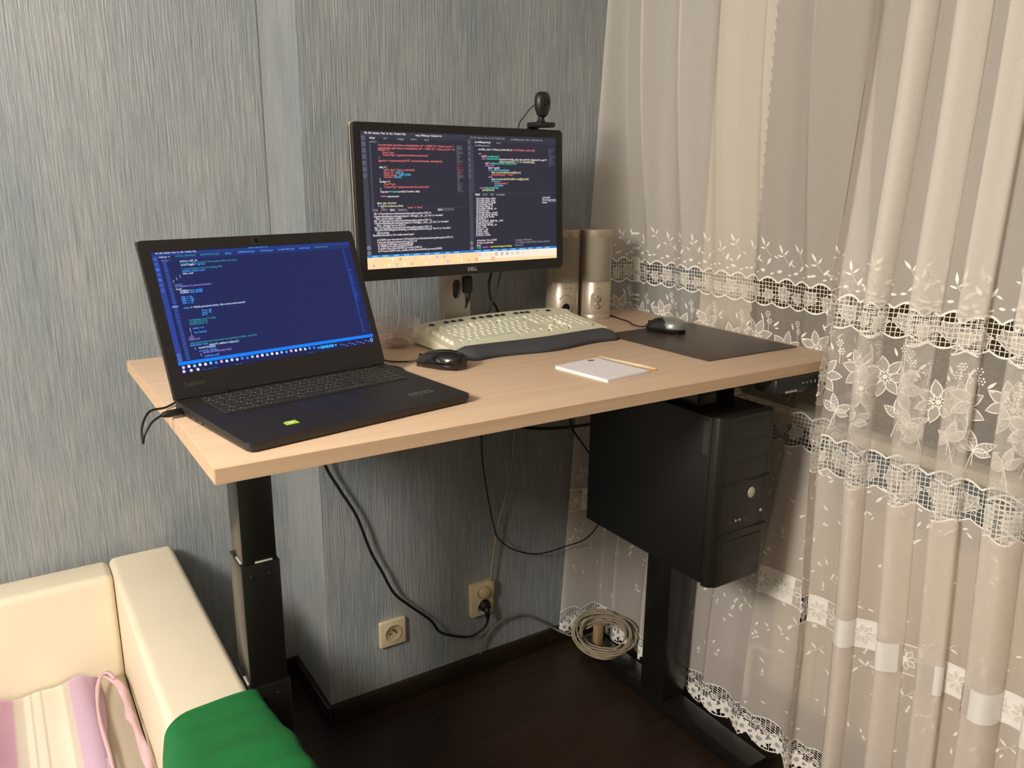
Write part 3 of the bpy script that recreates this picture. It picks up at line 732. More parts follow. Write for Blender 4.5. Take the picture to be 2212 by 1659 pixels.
MONT =[
(0.019, 0.013, 'File  Edit  Selection  View  Go  Run  Terminal  Help', 'w', 0.187),
(0.253, 0.018, 'main.py - MSGraph_app - Visual Studio Code', 'w', 0.127),
(0.039, 0.046, 'main.py', 'w', 0.026),
(0.102, 0.046, 'env', 'g', 0.014),
(0.166, 0.048, 'logging', 'g', 0.031),
(0.228, 0.048, 'session', 'g', 0.029),
(0.292, 0.049, 'auth.py', 'g', 0.024),
(0.042, 0.072, 'main.py > ...', 'g', 0.037),
(0.078, 0.094, "# access='grant_type=client_credentials&client_id=' + CLIENT_ID + '&client_secret=' +", 'r', 0.359),
(0.076, 0.116, "payload='grant_type=client_credentials&client_id=' + CLIENT_ID + '&client_secret=' + CL", 'r', 0.368),
(0.076, 0.129, 'headers = {', 'r', 0.052),
(0.094, 0.149, "'Host': host,", 'r', 0.055),
(0.094, 0.166, "'Content-Type': 'application/x-www-form-urlencoded'", 'r', 0.215),
(0.078, 0.185, '}', 'r', 0.005),
(0.075, 0.206, "response = requests.request('POST', url, headers=headers, data=payload)", 'r', 0.302),
(0.077, 0.219, '"""', 'r', 0.015),
(0.077, 0.254, 'data = {', 'w', 0.034),
(0.096, 0.272, "'grant_type': 'client_credentials',", 'r', 0.147),
(0.096, 0.292, "'client_id':", 'r', 0.047),
(0.148, 0.292, 'CLIENT_ID,', 'c', 0.042),
(0.095, 0.309, "'client_secret':", 'r', 0.065),
(0.166, 0.308, 'CLIENT_SECRET,', 'c', 0.059),
(0.096, 0.325, "'resource':", 'r', 0.043),
(0.144, 0.325, 'RESOURCE', 'c', 0.034),
(0.077, 0.34, '}', 'w', 0.005),
(0.076, 0.358, 'headers = {', 'w', 0.048),
(0.095, 0.376, "'Host': host,", 'r', 0.054),
(0.094, 0.397, "'Content-Type': 'application/x-www-form-urlencoded'", 'r', 0.214),
(0.077, 0.413, '}', 'w', 0.005),
(0.077, 0.431, 'response =', 'w', 0.046),
(0.127, 0.43, 'requests', 't', 0.031),
(0.159, 0.43, '.post(url, headers, data)', 'w', 0.103),
(0.077, 0.463, 'return', 'p', 0.025),
(0.107, 0.465, 'response.json', 'w', 0.055),
(0.059, 0.514, '@run_time_decorator', 'y', 0.09),
(0.061, 0.534, 'def', 'b', 0.012),
(0.077, 0.535, 'getUser_me(access_token):', 'y', 0.103),
(0.076, 0.549, 'try:', 'r', 0.018),
(0.2, 0.549, "'user' + 'me/'", 'r', 0.072),
(0.036, 0.566, 'PROBLEMS', 'g', 0.026),
(0.075, 0.567, 'OUTPUT', 'g', 0.031),
(0.117, 0.567, 'DEBUG', 'w', 0.023),
(0.152, 0.568, 'TERMINAL', 'g', 0.047),
(0.348, 0.57, 'Python', 'w', 0.023),
(0.043, 0.592, 'File "c:\\Users\\dev\\.vscode\\extensions\\ms-python.python-2021.12.', 'w', 0.272),
(0.042, 0.612, '15\\pythonFiles\\lib\\python\\debugpy\\adapter/../..\\debugpy\\__init__.py", line 9, in <module>', 'w', 0.331),
(0.05, 0.628, 'from . import adapter, options', 'w', 0.121),
(0.042, 0.645, 'File "c:\\Users\\dev\\.vscode\\extensions\\ms-python.python-2021.12.', 'w', 0.274),
(0.043, 0.662, '15\\pythonFiles\\lib\\python\\debugpy\\adapter/../..\\debugpy\\__main__.py", line 7, in <module>', 'w', 0.358),
(0.053, 0.679, 'from ..debugpy import discover', 'w', 0.136),
(0.042, 0.696, 'File "c:\\Users\\dev\\.vscode\\extensions\\ms-python.python-2021.12.', 'w', 0.274),
(0.044, 0.712, '15\\pythonFiles\\lib\\python\\testing_tools\\adapter\\discovery.py", line 8, in <module>', 'w', 0.367),
(0.052, 0.732, 'import pytest', 'w', 0.056),
(0.034, 0.75, "ModuleNotFoundError: No module named 'pytest'", 'w', 0.192),
(0.051, 0.784, 'at ChildProcess.<anonymous> (c:\\Users\\dev\\.vscode\\extensions\\ms-python.python-2021.12.', 'w', 0.37),
(0.052, 0.803, '15\\out\\client\\extension.js:32:14', 'w', 0.186),
(0.052, 0.819, 'at Object.onceWrapper (events.js:422:26)', 'w', 0.169),
(0.053, 0.834, 'at ChildProcess.emit (events.js:315:20)', 'w', 0.164),
(0.053, 0.85, 'at maybeClose (internal/child_process.js:1048:16)', 'w', 0.208),
(0.053, 0.868, 'at Process.ChildProcess._handle.onexit (internal/child_process.js:288:5)', 'w', 0.309),
(0.526, 0.02, 'File  Edit  Selection  View  Go  Run  Terminal  Help', 'g', 0.181),
(0.741, 0.024, 'powerManagement.py - Python - Visual Studio Code', 'g', 0.18),
(0.547, 0.053, 'powerManagement.py', 'w', 0.084),
(0.661, 0.054, 'user.py', 'g', 0.024),
(0.548, 0.078, 'powerManagement.py > ...', 'g', 0.086),
(0.565, 0.108, 'mobile_rule =', 'w', 0.074),
(0.642, 0.107, 'self.query_database(db_id,', 'y', 0.104),
(0.747, 0.107, "'user')['default_webhook'])", 'r', 0.128),
(0.565, 0.141, 'try:', 'p', 0.016),
(0.581, 0.16, 'mobil =', 'w', 0.03),
(0.615, 0.161, "read('main')", 't', 0.06),
(0.581, 0.179, 'with', 'p', 0.018),
(0.603, 0.179, 'ClientSession', 't', 0.073),
(0.678, 0.182, "(headers=mobile_rule, timeout=100, dbtoken=id, args='')", 'w', 0.265),
(0.676, 0.2, "timeout.total(1, 'c', or wait(date()))", 'y', 0.197),
(0.598, 0.213, 'out =', 'w', 0.025),
(0.627, 0.215, 'validator(mobile, mobile_row)', 't', 0.142),
(0.598, 0.231, 'while True:', 'p', 0.048),
(0.615, 0.249, 'data = q.get()', 'w', 0.06),
(0.616, 0.267, 'if not dataOutput(data):', 'c', 0.114),
(0.631, 0.285, "data = json.loads(t.decode())['user']", 'y', 0.161),
(0.631, 0.303, "print('headerpass: ' + data)", 'r', 0.117),
(0.615, 0.32, 'else:', 'p', 0.022),
(0.631, 0.337, "data = json.loads(t.DartialDecode())['partial']", 'y', 0.205),
(0.631, 0.354, "if data is '':", 'c', 0.058),
(0.647, 0.371, "print('partial: ')", 'r', 0.075),
(0.647, 0.388, 'print(data)', 'c', 0.047),
(0.566, 0.405, 'except', 'p', 0.024),
(0.593, 0.406, 'KeyboardInterrupt:', 't', 0.077),
(0.581, 0.423, "print('done')", 'y', 0.064),
(0.541, 0.459, 'TERMINAL', 'w', 0.027),
(0.58, 0.46, 'OUTPUT', 'g', 0.028),
(0.622, 0.46, 'DEBUG', 'g', 0.021),
(0.656, 0.462, 'PROBLEMS', 'g', 0.046),
(0.917, 0.487, 'powershell', 'w', 0.044),
(0.916, 0.507, 'Python Debug Console', 'w', 0.08),
(0.916, 0.528, 'bash', 'w', 0.026),
(0.546, 0.821, '# deactivate _from_dock123', 'w', 0.106),
(0.546, 0.841, '# time to.exit text', 'w', 0.088),
(0.543, 0.861, '(venv)', 'w', 0.021),
(0.545, 0.879, 'dev@pc', 'n', 0.024),
(0.577, 0.879, 'MINGW64', 'm', 0.028),
(0.613, 0.875, '~/powermanagement/app', 'Y', 0.125),
(0.758, 0.832, 'Activate Windows', 'g', 0.093),
(0.758, 0.852, 'Go to Settings to activate Windows, this app computer is', 'g', 0.202),
(0.757, 0.873, 'licensed.', 'g', 0.043),
(0.548, 0.489, '# (compl) debug _admin', 'w', 0.103),
(0.548, 0.505, '# (compl) debug _using', 'w', 0.101),
(0.548, 0.521, '# (compl) debug _mongo', 'w', 0.104),
(0.547, 0.537, '# (compl) debug _default', 'w', 0.089),
(0.547, 0.553, '# (compl) debug _to', 'w', 0.089),
(0.547, 0.569, '# (compl) debug _ur', 'w', 0.109),
(0.546, 0.585, '# (compl) debug _console', 'w', 0.068),
(0.546, 0.601, '# (compl) debug _people', 'w', 0.115),
(0.546, 0.618, '# (compl) debug _warning', 'w', 0.114),
(0.545, 0.634, '# (compl) debug _format', 'w', 0.097),
(0.545, 0.65, '# (compl) debug _lib', 'w', 0.053),
(0.544, 0.666, '# (compl) debug _try', 'w', 0.147),
(0.544, 0.682, '# (compl) debug _json_smart123', 'w', 0.091),
(0.544, 0.698, '# (compl) debug _to', 'w', 0.112),
(0.543, 0.714, '# device _section', 'w', 0.056),
(0.543, 0.731, '# device _var', 'w', 0.065),
(0.543, 0.747, '# device _guest', 'w', 0.062),
(0.542, 0.763, '# device _using', 'w', 0.067),
(0.542, 0.779, '# device _hosts', 'w', 0.077),
]
LAPT =[
(0.02, 0.006, 'File  Edit  Selection  View  Go  Run  Terminal  Help', 'w', 0.18),
(0.45, 0.002, 'project - Visual Studio Code', 'c', 0.098),
(0.031, 0.039, 'main.py  x', 'w', 0.048),
(0.101, 0.038, 'service_device.py', 't', 0.093),
(0.215, 0.038, 'permission.py', 't', 0.09),
(0.33, 0.04, 'utils.py', 'c', 0.032),
(0.393, 0.037, 'validations.py', 'c', 0.085),
(0.505, 0.037, 'schema.py', 'c', 0.067),
(0.595, 0.036, 'controller.py', 'c', 0.091),
(0.709, 0.036, 'actions.py', 'c', 0.062),
(0.793, 0.035, 'permissions.py', 't', 0.079),
(0.037, 0.068, 'main.py > ...', 'g', 0.045),
(0.116, 0.083, 'action: self._fn', 'w', 0.079),
(0.117, 0.101, '// creates a new session for those options where the query', 't', 0.264),
(0.117, 0.115, 'user.toggle', 'w', 0.062),
(0.183, 0.117, '= great', 'c', 0.043),
(0.118, 0.15, '// get permissions here for fetching APIs', 't', 0.184),
(0.117, 0.169, 'handler.render.event', 'c', 0.103),
(0.116, 0.188, 'state, next', 'w', 0.048),
(0.1, 0.207, '}', 'w', 0.006),
(0.082, 0.225, '}', 'w', 0.006),
(0.066, 0.244, '}', 'w', 0.005),
(0.068, 0.276, '<table>', 't', 0.038),
(0.068, 0.291, '<h1 Datasheet, let_item-panel-header>', 'm', 0.166),
(0.069, 0.314, '<body>', 'w', 0.027),
(0.086, 0.329, 'headName:', 'w', 0.041),
(0.131, 0.331, 'first_details', 'c', 0.056),
(0.086, 0.345, 'headItem:', 'w', 0.039),
(0.129, 0.346, 'last_details', 'c', 0.056),
(0.084, 0.382, 'title = cb,', 'c', 0.05),
(0.083, 0.397, 'title = cb)', 'c', 0.055),
(0.083, 0.414, 'title = cdb', 'c', 0.055),
(0.084, 0.432, 'title = cd', 'c', 0.047),
(0.085, 0.473, 'items', 'c', 0.025),
(0.115, 0.474, '= <FileReader(actionItem, this.components.name)>', 'w', 0.256),
(0.16, 0.508, 'from, db,', 'c', 0.047),
(0.158, 0.525, 'copy, db,', 'c', 0.046),
(0.157, 0.543, 'db, rt', 'c', 0.025),
(0.095, 0.577, '//onPageItem: event => details', 't', 0.12),
(0.093, 0.594, '//onItemId: to.id', 't', 0.082),
(0.091, 0.611, '//onItemId: to', 't', 0.082),
(0.087, 0.647, '{', 'w', 0.008),
(0.101, 0.647, 'return = el', 'c', 0.049),
(0.087, 0.667, '{', 'w', 0.007),
(0.104, 0.682, 'has: {name}', 'c', 0.055),
(0.087, 0.702, '}', 'w', 0.006),
(0.074, 0.72, '</tr>', 'm', 0.024),
(0.071, 0.735, '</table/body>', 'm', 0.052),
(0.074, 0.766, '//all buttons below in normal render automatically via default  -in-module', 't', 0.312),
(0.071, 0.783, 'handleOption = async', 'c', 0.081),
(0.155, 0.797, 'title=>{ validators.[type] }', 'w', 0.139),
(0.088, 0.811, '{', 'w', 0.006),
(0.107, 0.812, 'handleChange(){', 'w', 0.076),
(0.103, 0.838, 'const data', 'c', 0.082),
(0.12, 0.854, 'await(currentItem(props))', 'm', 0.13),
(0.107, 0.868, '{', 'w', 0.006),
(0.122, 0.886, 'setData: null', 'c', 0.066),
]

r5 = random.Random(5)
BG = (44, 44, 58); BAR = (56, 56, 72); SIDE = (66, 66, 84)
rects = [(0, 0, .507, .028, BAR, .0001), (0, .028, .024, .90, SIDE, .0001), (.024, .028, .507, .052, (52, 52, 66), .0002),
         (.507, 0, 1, .030, (50, 50, 64), .0001), (.507, .030, .529, .905, SIDE, .0001), (.529, .03, 1, .055, (50, 50, 64), .0002),
         (.505, 0, .508, .905, (30, 30, 40), .0003), (.024, .556, .507, .5575, (84, 84, 100), .0003), (.529, .447, 1, .4485, (84, 84, 100), .0003),
         (.349, .560, .430, .580, (84, 84, 100), .0002), (.945, .512, 1, .530, (80, 84, 104), .0003),
         (0, .897, .507, .914, (28, 128, 214), .0002), (.507, .897, 1, .914, (24, 120, 206), .0002),
         (0, .914, 1, 1, (255, 220, 166), .0002), (.55, .914, 1, .975, (255, 240, 214), .0003)]
for k in range(60):      # code overview strips
    t = .085+k*.006; w = r5.uniform(.004, .034); c = (150, 84, 84) if 20 < k < 36 else (104, 108, 124)
    rects.append((.452, t, .452+w, t+.0028, c, .0003))
for k in range(26):
    t = .09+k*.0055; rects.append((.952+.004*(k % 3), t, .956+r5.uniform(.006, .036), t+.0025, (92, 96, 112), .0003))
for k in range(30): rects.append((.037, .075+k*.0162, .044, .081+k*.0162, (110, 110, 124), .0003))
for k in range(21): rects.append((.531, .088+k*.0172, .537, .094+k*.0172, (110, 110, 124), .0003))
for k in range(9): rects.append((.02+k*.05+.01*r5.random(), .901, .05+k*.05, .910, (130, 196, 240), .0004)); rects.append((.53+k*.05, .901, .555+k*.05+.01*r5.random(), .910, (130, 196, 240), .0004))
dots = []
for k in range(7): dots.append((.011, .048+k*.0445, .0042, (118, 118, 134), .6)); dots.append((.517, .055+k*.044, .0036, (112, 112, 128), .6))
for t in (.84, .88): dots.append((.012, t, .0042, (160, 160, 174), .5)); dots.append((.516, t, .0040, (150, 150, 166), .5))
ic = [(190, 180, 236), (255, 206, 176), (255, 250, 240), (150, 150, 200), (255, 250, 240), (150, 130, 120), (255, 214, 150), (255, 250, 240), (210, 224, 236), (255, 244, 220)]
for k in range(14): dots.append((.03+k*.036, .975, .0030, ic[k % 10], .7 if k % 2 else 0))
for k in range(10): dots.append((.12+k*.036, .936, .0032, ic[(k*3+2) % 10], .6 if k % 3 else 0))
for k in range(11): dots.append((.56+k*.030, .937, .0040, [(240, 130, 220), (150, 230, 210), (255, 220, 150), (110, 90, 160), (90, 80, 120), (120, 90, 180), (90, 200, 230), (80, 190, 230), (170, 220, 240), (255, 230, 200), (250, 240, 230)][k], .65))
for s0 in (.54, .63): dots.append((s0, .972, .0045, (250, 120, 110), .6))
scr = mesh('screen', [(-SW/2, 0, 0), (SW/2, 0, 0), (SW/2, 0, SH), (-SW/2, 0, SH)], [(0, 1, 2, 3)], emis('monitor_backlight', BG), mon, M=HM @ T3(0, .0022, .026))
screen_content(scr, HM @ T3(0, .0020, .026), SW, SH, MONT, PAL, 'mon', .0064, rects, dots)

# ------------------------------------------------------------------ webcam on the monitor
wc = thing('webcam', 'small black egg-shaped webcam clipped on top of the monitor', 'webcam', (.969, .600, TZ+.160+MH-.012), .1)
box('clip', -.026, .024, -.012, .042, .0, .012, M_dark, wc, bev=.004, M=T3(0, 0, .016))
box('clip_flap', -.018, .018, .032, .040, -.03, .018, M_dark, wc, bev=.003, M=T3(0, .012, 0))
lathe('neck', [(.012, 0), (.009, .006), (.007, .014), (.009, .02)], M_dark, wc, T3(-.002, .014, .027), 20)
prof = [(0, -.031), (.009, -.030), (.0155, -.024), (.021, -.010), (.0225, .006), (.021, .018), (.0155, .0262), (.008, .029), (0, .0295)]
hd = lathe('head', prof, mat('webcam_shell', (34, 31, 29), .4), wc, T3(-.002, .010, .070), 28, 1, .75)
lathe('lens', [(0, .002), (.006, .002), (.0075, .003), (.0085, 0)], M_gloss, hd, T3(-.003, -.0065, .073) @ RX(PI/2), 20)
tube('cord', [(-.016, .02, .07), (-.026, .03, .058), (-.036, .04, .040), (-.042, .05, .024), (-.044, .06, -.02)], .0016, M_dark, wc)

# ------------------------------------------------------------------ laptop
lap = thing('laptop', 'open black laptop with a blue code screen at the left end of the desk', 'laptop', (.2400, .2050, TZ), .172)
M_lap = mat('laptop_shell', (37, 34, 32), .45, bump=.06, bscale=1500)
M_lside = mat('laptop_side', (70, 58, 44), .4)
LW, LD = .424, .277
def base_z(y): return .0165+.0065*(y+LD/2)/LD
bm = bmesh.new()
out = rrect(-LW/2, LW/2, -LD/2, LD/2, .010, 4)
lo_ = [bm.verts.new((x*.985, y*.985, .003)) for x, y in out]; mi_ = [bm.verts.new((x, y, .010)) for x, y in out]
up_ = [bm.verts.new((x*.996, y*.996, base_z(y))) for x, y in out]; n = len(out)
for a, c in ((lo_, mi_), (mi_, up_)):
    for k in range(n): bm.faces.new((a[k], a[(k+1) % n], c[(k+1) % n], c[k]))
bm.faces.new(lo_); bm.faces.new(up_)
autosmooth(bm_finish('base', bm, M_lap, lap, False, False), 25)
for xx in (-.17, .17):
    for yy in (-.11, .11): lathe('rubber_foot', [(0, 0), (.008, 0), (.008, .004), (0, .004)], M_dark, lap, T3(xx, yy, 0), 14)
SL = math.atan2(.0065, LD)
KB = T3(0, 0, .0165+.0065/2) @ RX(SL)           # plane of the deck, z=0 on the surface
well = prism('keyboard_well', rrect(-.176, .182, .008, .118, .005), -.0002, .0003, mat('key_well', (24, 22, 21), .5), lap, KB)
M_key = mat('laptop_key', (47, 43, 40), .5)
M_leg = mat('key_legend', (150, 142, 128), .6)
kmesh = {}
def key_geo(w, d, h, ins):
    V = [(-w/2, -d/2, 0), (w/2, -d/2, 0), (w/2, d/2, 0), (-w/2, d/2, 0), (-w/2+ins, -d/2+ins, h), (w/2-ins, -d/2+ins, h), (w/2-ins, d/2-ins, h), (-w/2+ins, d/2-ins, h)]
    return V, [(0, 1, 5, 4), (1, 2, 6, 5), (2, 3, 7, 6), (3, 0, 4, 7), (4, 5, 6, 7)]
def lkey(cx, cy, w, d):
    k = ('l', round(w, 4), round(d, 4))
    if k not in kmesh:
        V, F = key_geo(w, d, .0016, .0006); I = [0]*len(F)
        # legend mark printed on the cap
        for ax, ay, bw, bh in ((-.0032, .0016, .0034, .0026), (.0016, -.0034, .0030, .0022)):
            if w < .012: ax *= .6
            i = len(V); V += [(ax, ay, .00165), (ax+bw, ay, .00165), (ax+bw, ay+bh, .00165), (ax, ay+bh, .00165)]; F.append((i, i+1, i+2, i+3)); I.append(1)
        me = bpy.data.meshes.new('key'); me.from_pydata(V, [], F); me.materials.append(M_key); me.materials.append(M_leg); me.polygons.foreach_set('material_index', I); kmesh[k] = me
    o = link(bpy.data.objects.new('key', kmesh[k]), lap); o.matrix_basis = KB @ T3(cx, cy, .0003)
u1 = .358/19.0
LROWS = [(.1105, .010, [1]*19), (.0945, .0150, [1]*13+[2]+[1]*4), (.0765, .0150, [1.5]+[1]*12+[1.5]+[1]*4), (.0585, .0150, [1.75]+[1]*11+[2.25]+[1]*4), (.0405, .0150, [2.25]+[1]*10+[2.75]+[1]*4), (.0225, .0150, [1.25, 1, 1.25, 1.25, 5.25, 1, 1, 1, 1, 1, 2, 1, 1])]
for cy, d, ws in LROWS:
    x = -.176+.0005; tot = sum(ws); sc = 19.0/tot
    for w in ws:
        lkey(x+w*sc*u1/2, cy, w*sc*u1-.0026, d); x += w*sc*u1
prism('touchpad', rrect(-.064, .042, -.075, -.004, .004), 0, .0003, mat('touchpad', (42, 39, 37), .35), lap, KB)
prism('touchpad_line', rrect(-.064, .042, -.0595, -.0590, .0001, 1), .0003, .0004, M_dark, lap, KB)
M_green = mat('green_sticker', (176, 220, 60), .4)
st = prism('green_sticker', [(-.126, -.096), (-.104, -.096), (-.104, -.079), (-.121, -.079), (-.126, -.083)], 0, .0003, M_green, lap, KB)
tag(st, 'lime green sticker on the palm rest')
box('sticker_print', -.120, -.110, -.091, -.084, .0003, .0004, mat('sticker_white', (222, 236, 180), .5), st, M=KB)
s2 = prism('silver_sticker', rrect(.118, .168, -.088, -.072, .002), 0, .0003, mat('silver_sticker', (110, 108, 106), .3, .6), lap, KB)
for k in range(4): box('sticker_print', .122+k*.011, .130+k*.011, -.084, -.077, .0003, .0004, mat('sticker_ink', (44, 42, 40), .5), s2, M=KB)
for k, (yy, w) in enumerate(((.095, .016), (.070, .014), (.045, .014), (.02, .012))):
    box('side_port', -LW/2-.0004, -LW/2+.003, yy, yy+w, .007, .0125, M_gloss, lap)
# lid
HY = .132; LMx = T3(0, HY, base_z(HY)+.001) @ RX(-.402)
LH = .280
box('lid_back', -LW/2, LW/2, .0045, .0095, 0, LH, M_lap, lap, bev=.002, M=LMx)
ring('lid_bezel', LW, LH, .020, .012, .043, .022, .006, mat('lid_bezel', (31, 28, 27), .45), lap, LMx, bev=.001, rad=.008)
for xx in (-.15, .15):
    lathe('hinge', [(0, -.03), (.006, -.03), (.006, .03), (0, .03)], M_dark, lap, T3(xx, HY+.002, base_z(HY)+.001) @ RY(PI/2), 16)
cm = box('lid_camera', -.006, .010, -.0008, .001, LH-.018, LH-.004, mat('camera_window', (46, 42, 40), .25), lap, bev=.0006, M=LMx)
box('camera_lens', -.002, .006, -.0012, 0, LH-.015, LH-.007, M_gloss, cm, M=LMx)
lettering('logo', 'Lenovo', .013, mat('dull_logo', (72, 68, 66), .4), lap, LMx @ T3(-.172, -.0005, .024) @ FACE, .034)
SWl, SHl = LW-.032, LH-.065
LB = (28, 36, 88)
rects = [(0, 0, 1, .03, (36, 56, 128), .0001), (0, .03, .026, .905, (44, 66, 150), .0001), (.026, .03, 1, .066, (32, 46, 108), .0001), (.026, .03, .105, .066, (28, 36, 88), .0002),
         (0, .905, 1, .932, (10, 128, 250), .0002), (0, .932, 1, 1, (24, 28, 78), .0002)]
for k in range(46): rects.append((.040, .085+k*.0178, .058, .093+k*.0178, (66, 98, 190), .0003))
rects.append((.034, .45, .062, .462, (110, 150, 230), .0004))
for k in range(130):
    t = .075+k*.0062; w = r5.uniform(.004, .020)*(1.5 if 30 < k < 80 else .8)
    rects.append((.948, t, .948+w, t+.003, (30, 84, 190), .0003))
for k in range(3): rects.append((.69+k*.026, .945, .712+k*.026, .972, (20, 150, 230), .0003))
for s0 in (.10, .125, .15, .62, .63, .25, .27): rects.append((s0, .990, s0+.016, .993, (60, 120, 230), .0003))
for k in range(12): rects.append((.80+.016*k, .955+.010*(k % 3), .811+.016*k, .961+.010*(k % 3), (120, 150, 220), .0003))
dots = [(.013, .055+k*.043, .0028, (70, 150, 240) if k in (2, 4) else (84, 110, 184), .55) for k in range(7)]+[(.013, t, .0036, (96, 124, 200), .5) for t in (.85, .885)]
ic = [(240, 190, 230), (236, 240, 255), (150, 210, 255), (230, 236, 255), (240, 244, 255), (120, 200, 250), (80, 150, 240), (250, 170, 210), (210, 230, 255), (220, 230, 255), (190, 220, 255), (60, 150, 250), (60, 130, 240), (120, 210, 240)]
for k in range(27): dots.append((.02+k*.0245, .952-.003*(k % 2), .0027, ic[k % 14], 0))
for s0 in (.018, .05, .08): dots.append((s0, .984, .0027, (226, 220, 244), 0))
for k in range(7): dots.append((.68+k*.016, .958, .0022, (70, 170, 240), 0))
dots.append((.985, .958, .0034, (180, 200, 240), .6))
lscr = mesh('screen', [(-SWl/2, 0, 0), (SWl/2, 0, 0), (SWl/2, 0, SHl), (-SWl/2, 0, SHl)], [(0, 1, 2, 3)], emis('laptop_backlight', LB), lap, M=LMx @ T3(.004, .0022, .043))
screen_content(lscr, LMx @ T3(.004, .0020, .043), SWl, SHl, LAPT, LPAL, 'lap', .0050, rects, dots)

# ------------------------------------------------------------------ beige keyboard with wrist rest
M_beige = mat('aged_beige', (216, 214, 188), .5)
M_keyc = mat('key_beige', (222, 222, 200), .45)
kb = thing('keyboard', 'beige multimedia keyboard with a charcoal wrist rest in front of the monitor', 'keyboard', (.848, .545, TZ), .085)
KD = .165
def deck_z(y): return .017+.022*(y+.075)/.17
# body: curved rear edge, sloping deck
NXk = 36; V = []; F = []
prof_y = []
for i in range(NXk+1):
    t = i/NXk*2-1; x = .240*t
    rear = .120-.022*abs(t)**2.4-(.018*max(0, abs(t)-.9)/.1); front = -.088+.004*abs(t)**6
    x2 = x
    zf = .014; sec = [(x2, front, .003), (x2, front, zf), (x2, front+.006, deck_z(front+.006)), (x2, .060, deck_z(.060)), (x2, .072, deck_z(.072)+.004), (x2, rear-.008, deck_z(rear)+.004), (x2, rear, deck_z(rear)-.004), (x2, rear+.001, .006)]
    V += sec
ns = 8
for i in range(NXk):
    for k in range(ns-1): a = i*ns+k; F.append((a, a+ns, a+ns+1, a+1))
    F.append((i*ns+ns-1, (i+1)*ns+ns-1, (i+1)*ns, i*ns))
F.append(tuple(range(ns))); F.append(tuple(range(NXk*ns+ns-1, NXk*ns-1, -1)))
autosmooth(mesh('body', V, F, M_beige, kb, smooth=True), 35)
for xx in (-.19, .19):
    box('rubber_foot', xx-.012, xx+.012, -.078, -.068, 0, .004, M_dark, kb); box('folding_foot', xx-.012, xx+.012, .082, .088, 0, .012, M_beige, kb)
KM = T3(0, 0, deck_z(0)) @ RX(math.atan2(.022, .17))
def bkey(cx, cy, w, d, h=.008):
    k = ('b', round(w, 4), round(d, 4))
    if k not in kmesh:
        V, F = key_geo(w, d, h, .0026); me = bpy.data.meshes.new('key'); me.from_pydata(V, [], F); me.materials.append(M_keyc); kmesh[k] = me
    o = link(bpy.data.objects.new('key', kmesh[k]), kb); o.matrix_basis = KM @ T3(cx, cy, .0002)
U = .0190
def krow(cy, spec, x=-.2195):
    for w in spec:
        if w < 0: x += -w*U
        else: bkey(x+w*U/2, cy, w*U-.0012, U-.0012); x += w*U
g = -.35
krow(.052, [1, -1, 1, 1, 1, 1, -.5, 1, 1, 1, 1, -.5, 1, 1, 1, 1, g, 1, 1, 1])
krow(.025, [1]*13+[2, g, 1, 1, 1, g, 1, 1, 1, 1])
krow(.006, [1.5]+[1]*12+[1.5, g, 1, 1, 1, g, 1, 1, 1, 1])
krow(-.013, [1.75]+[1]*11+[2.25, g, -3, g, 1, 1, 1, 1])
krow(-.032, [2.25]+[1]*10+[2.75, g, -1, 1, -1, g, 1, 1, 1, 1])
krow(-.051, [1.25, 1.25, 1.25, 6.25, 1.25, 1.25, 1.25, 1.25, g, 1, 1, 1, g, 2, 1, 1])
M_btn = mat('brown_button', (52, 44, 38), .4)
for k, xx in enumerate((-.190, -.145, -.123, -.101, -.060, -.036, -.011, .013, .032, .074, .093, .110, .176)):
    rr = 1.35 if k == 6 else 1.0
    yy = .100-.020*abs(xx/.24)**2.4-.008
    lathe('media_button', [(0, .0022), (.005*rr, .002), (.0075*rr, .0006), (.008*rr, 0)], M_btn, kb, T3(xx, yy-.004, deck_z(yy)+.0052) @ RX(.15), 18, 1, .72)
mesh('printed_emblem', [(.137, .079, .0448), (.141, .079, .0448), (.143, .085, .0456), (.136, .086, .0457)], [(0, 1, 2, 3)], mat('red_print', (150, 60, 50), .6), kb)
# wrist rest
M_rest = mat('wrist_rest_fabric', (66, 66, 70), .75, bump=.2, bscale=900)
NXk = 40; V = []; F = []; ns = 9
for i in range(NXk+1):
    t = i/NXk*2-1; x = .226*t
    dip = .5+.5*math.cos(PI*min(1, abs(t)/.95))
    rear = -.090-.002*math.cos(t*3); dep = (.070+.008*math.cos(t*PI*1.6))*(1-max(0, abs(t)-.93)*5); h = .0235-.003*dip*.5-.010*max(0, abs(t)-.9)*8
    for k in range(ns):
        a = k/(ns-1); yy = rear-dep*a; zz = max(.0, h*(math.sin(PI*min(1, .28+.72*a))**.6 if a < 1 else 0)); V.append((x, yy, zz if 0 < k < ns-1 else (0 if k == ns-1 else h*.8)))
for i in range(NXk):
    for k in range(ns-1): a = i*ns+k; F.append((a, a+1, a+ns+1, a+ns))
    F.append((i*ns, (i+1)*ns, (i+1)*ns+ns-1, i*ns+ns-1))
F.append(tuple(range(ns-1, -1, -1))); F.append(tuple(range(NXk*ns, NXk*ns+ns)))
WRM = RZ(-.04)
mesh('wrist_rest', V, F, M_rest, kb, smooth=True, M=WRM)
tube('keyboard_cord', [(.05, .118, .012), (.06, .14, .006), (.12, .16, .004), (.16, .17, .004)], .0022, M_beige, kb)

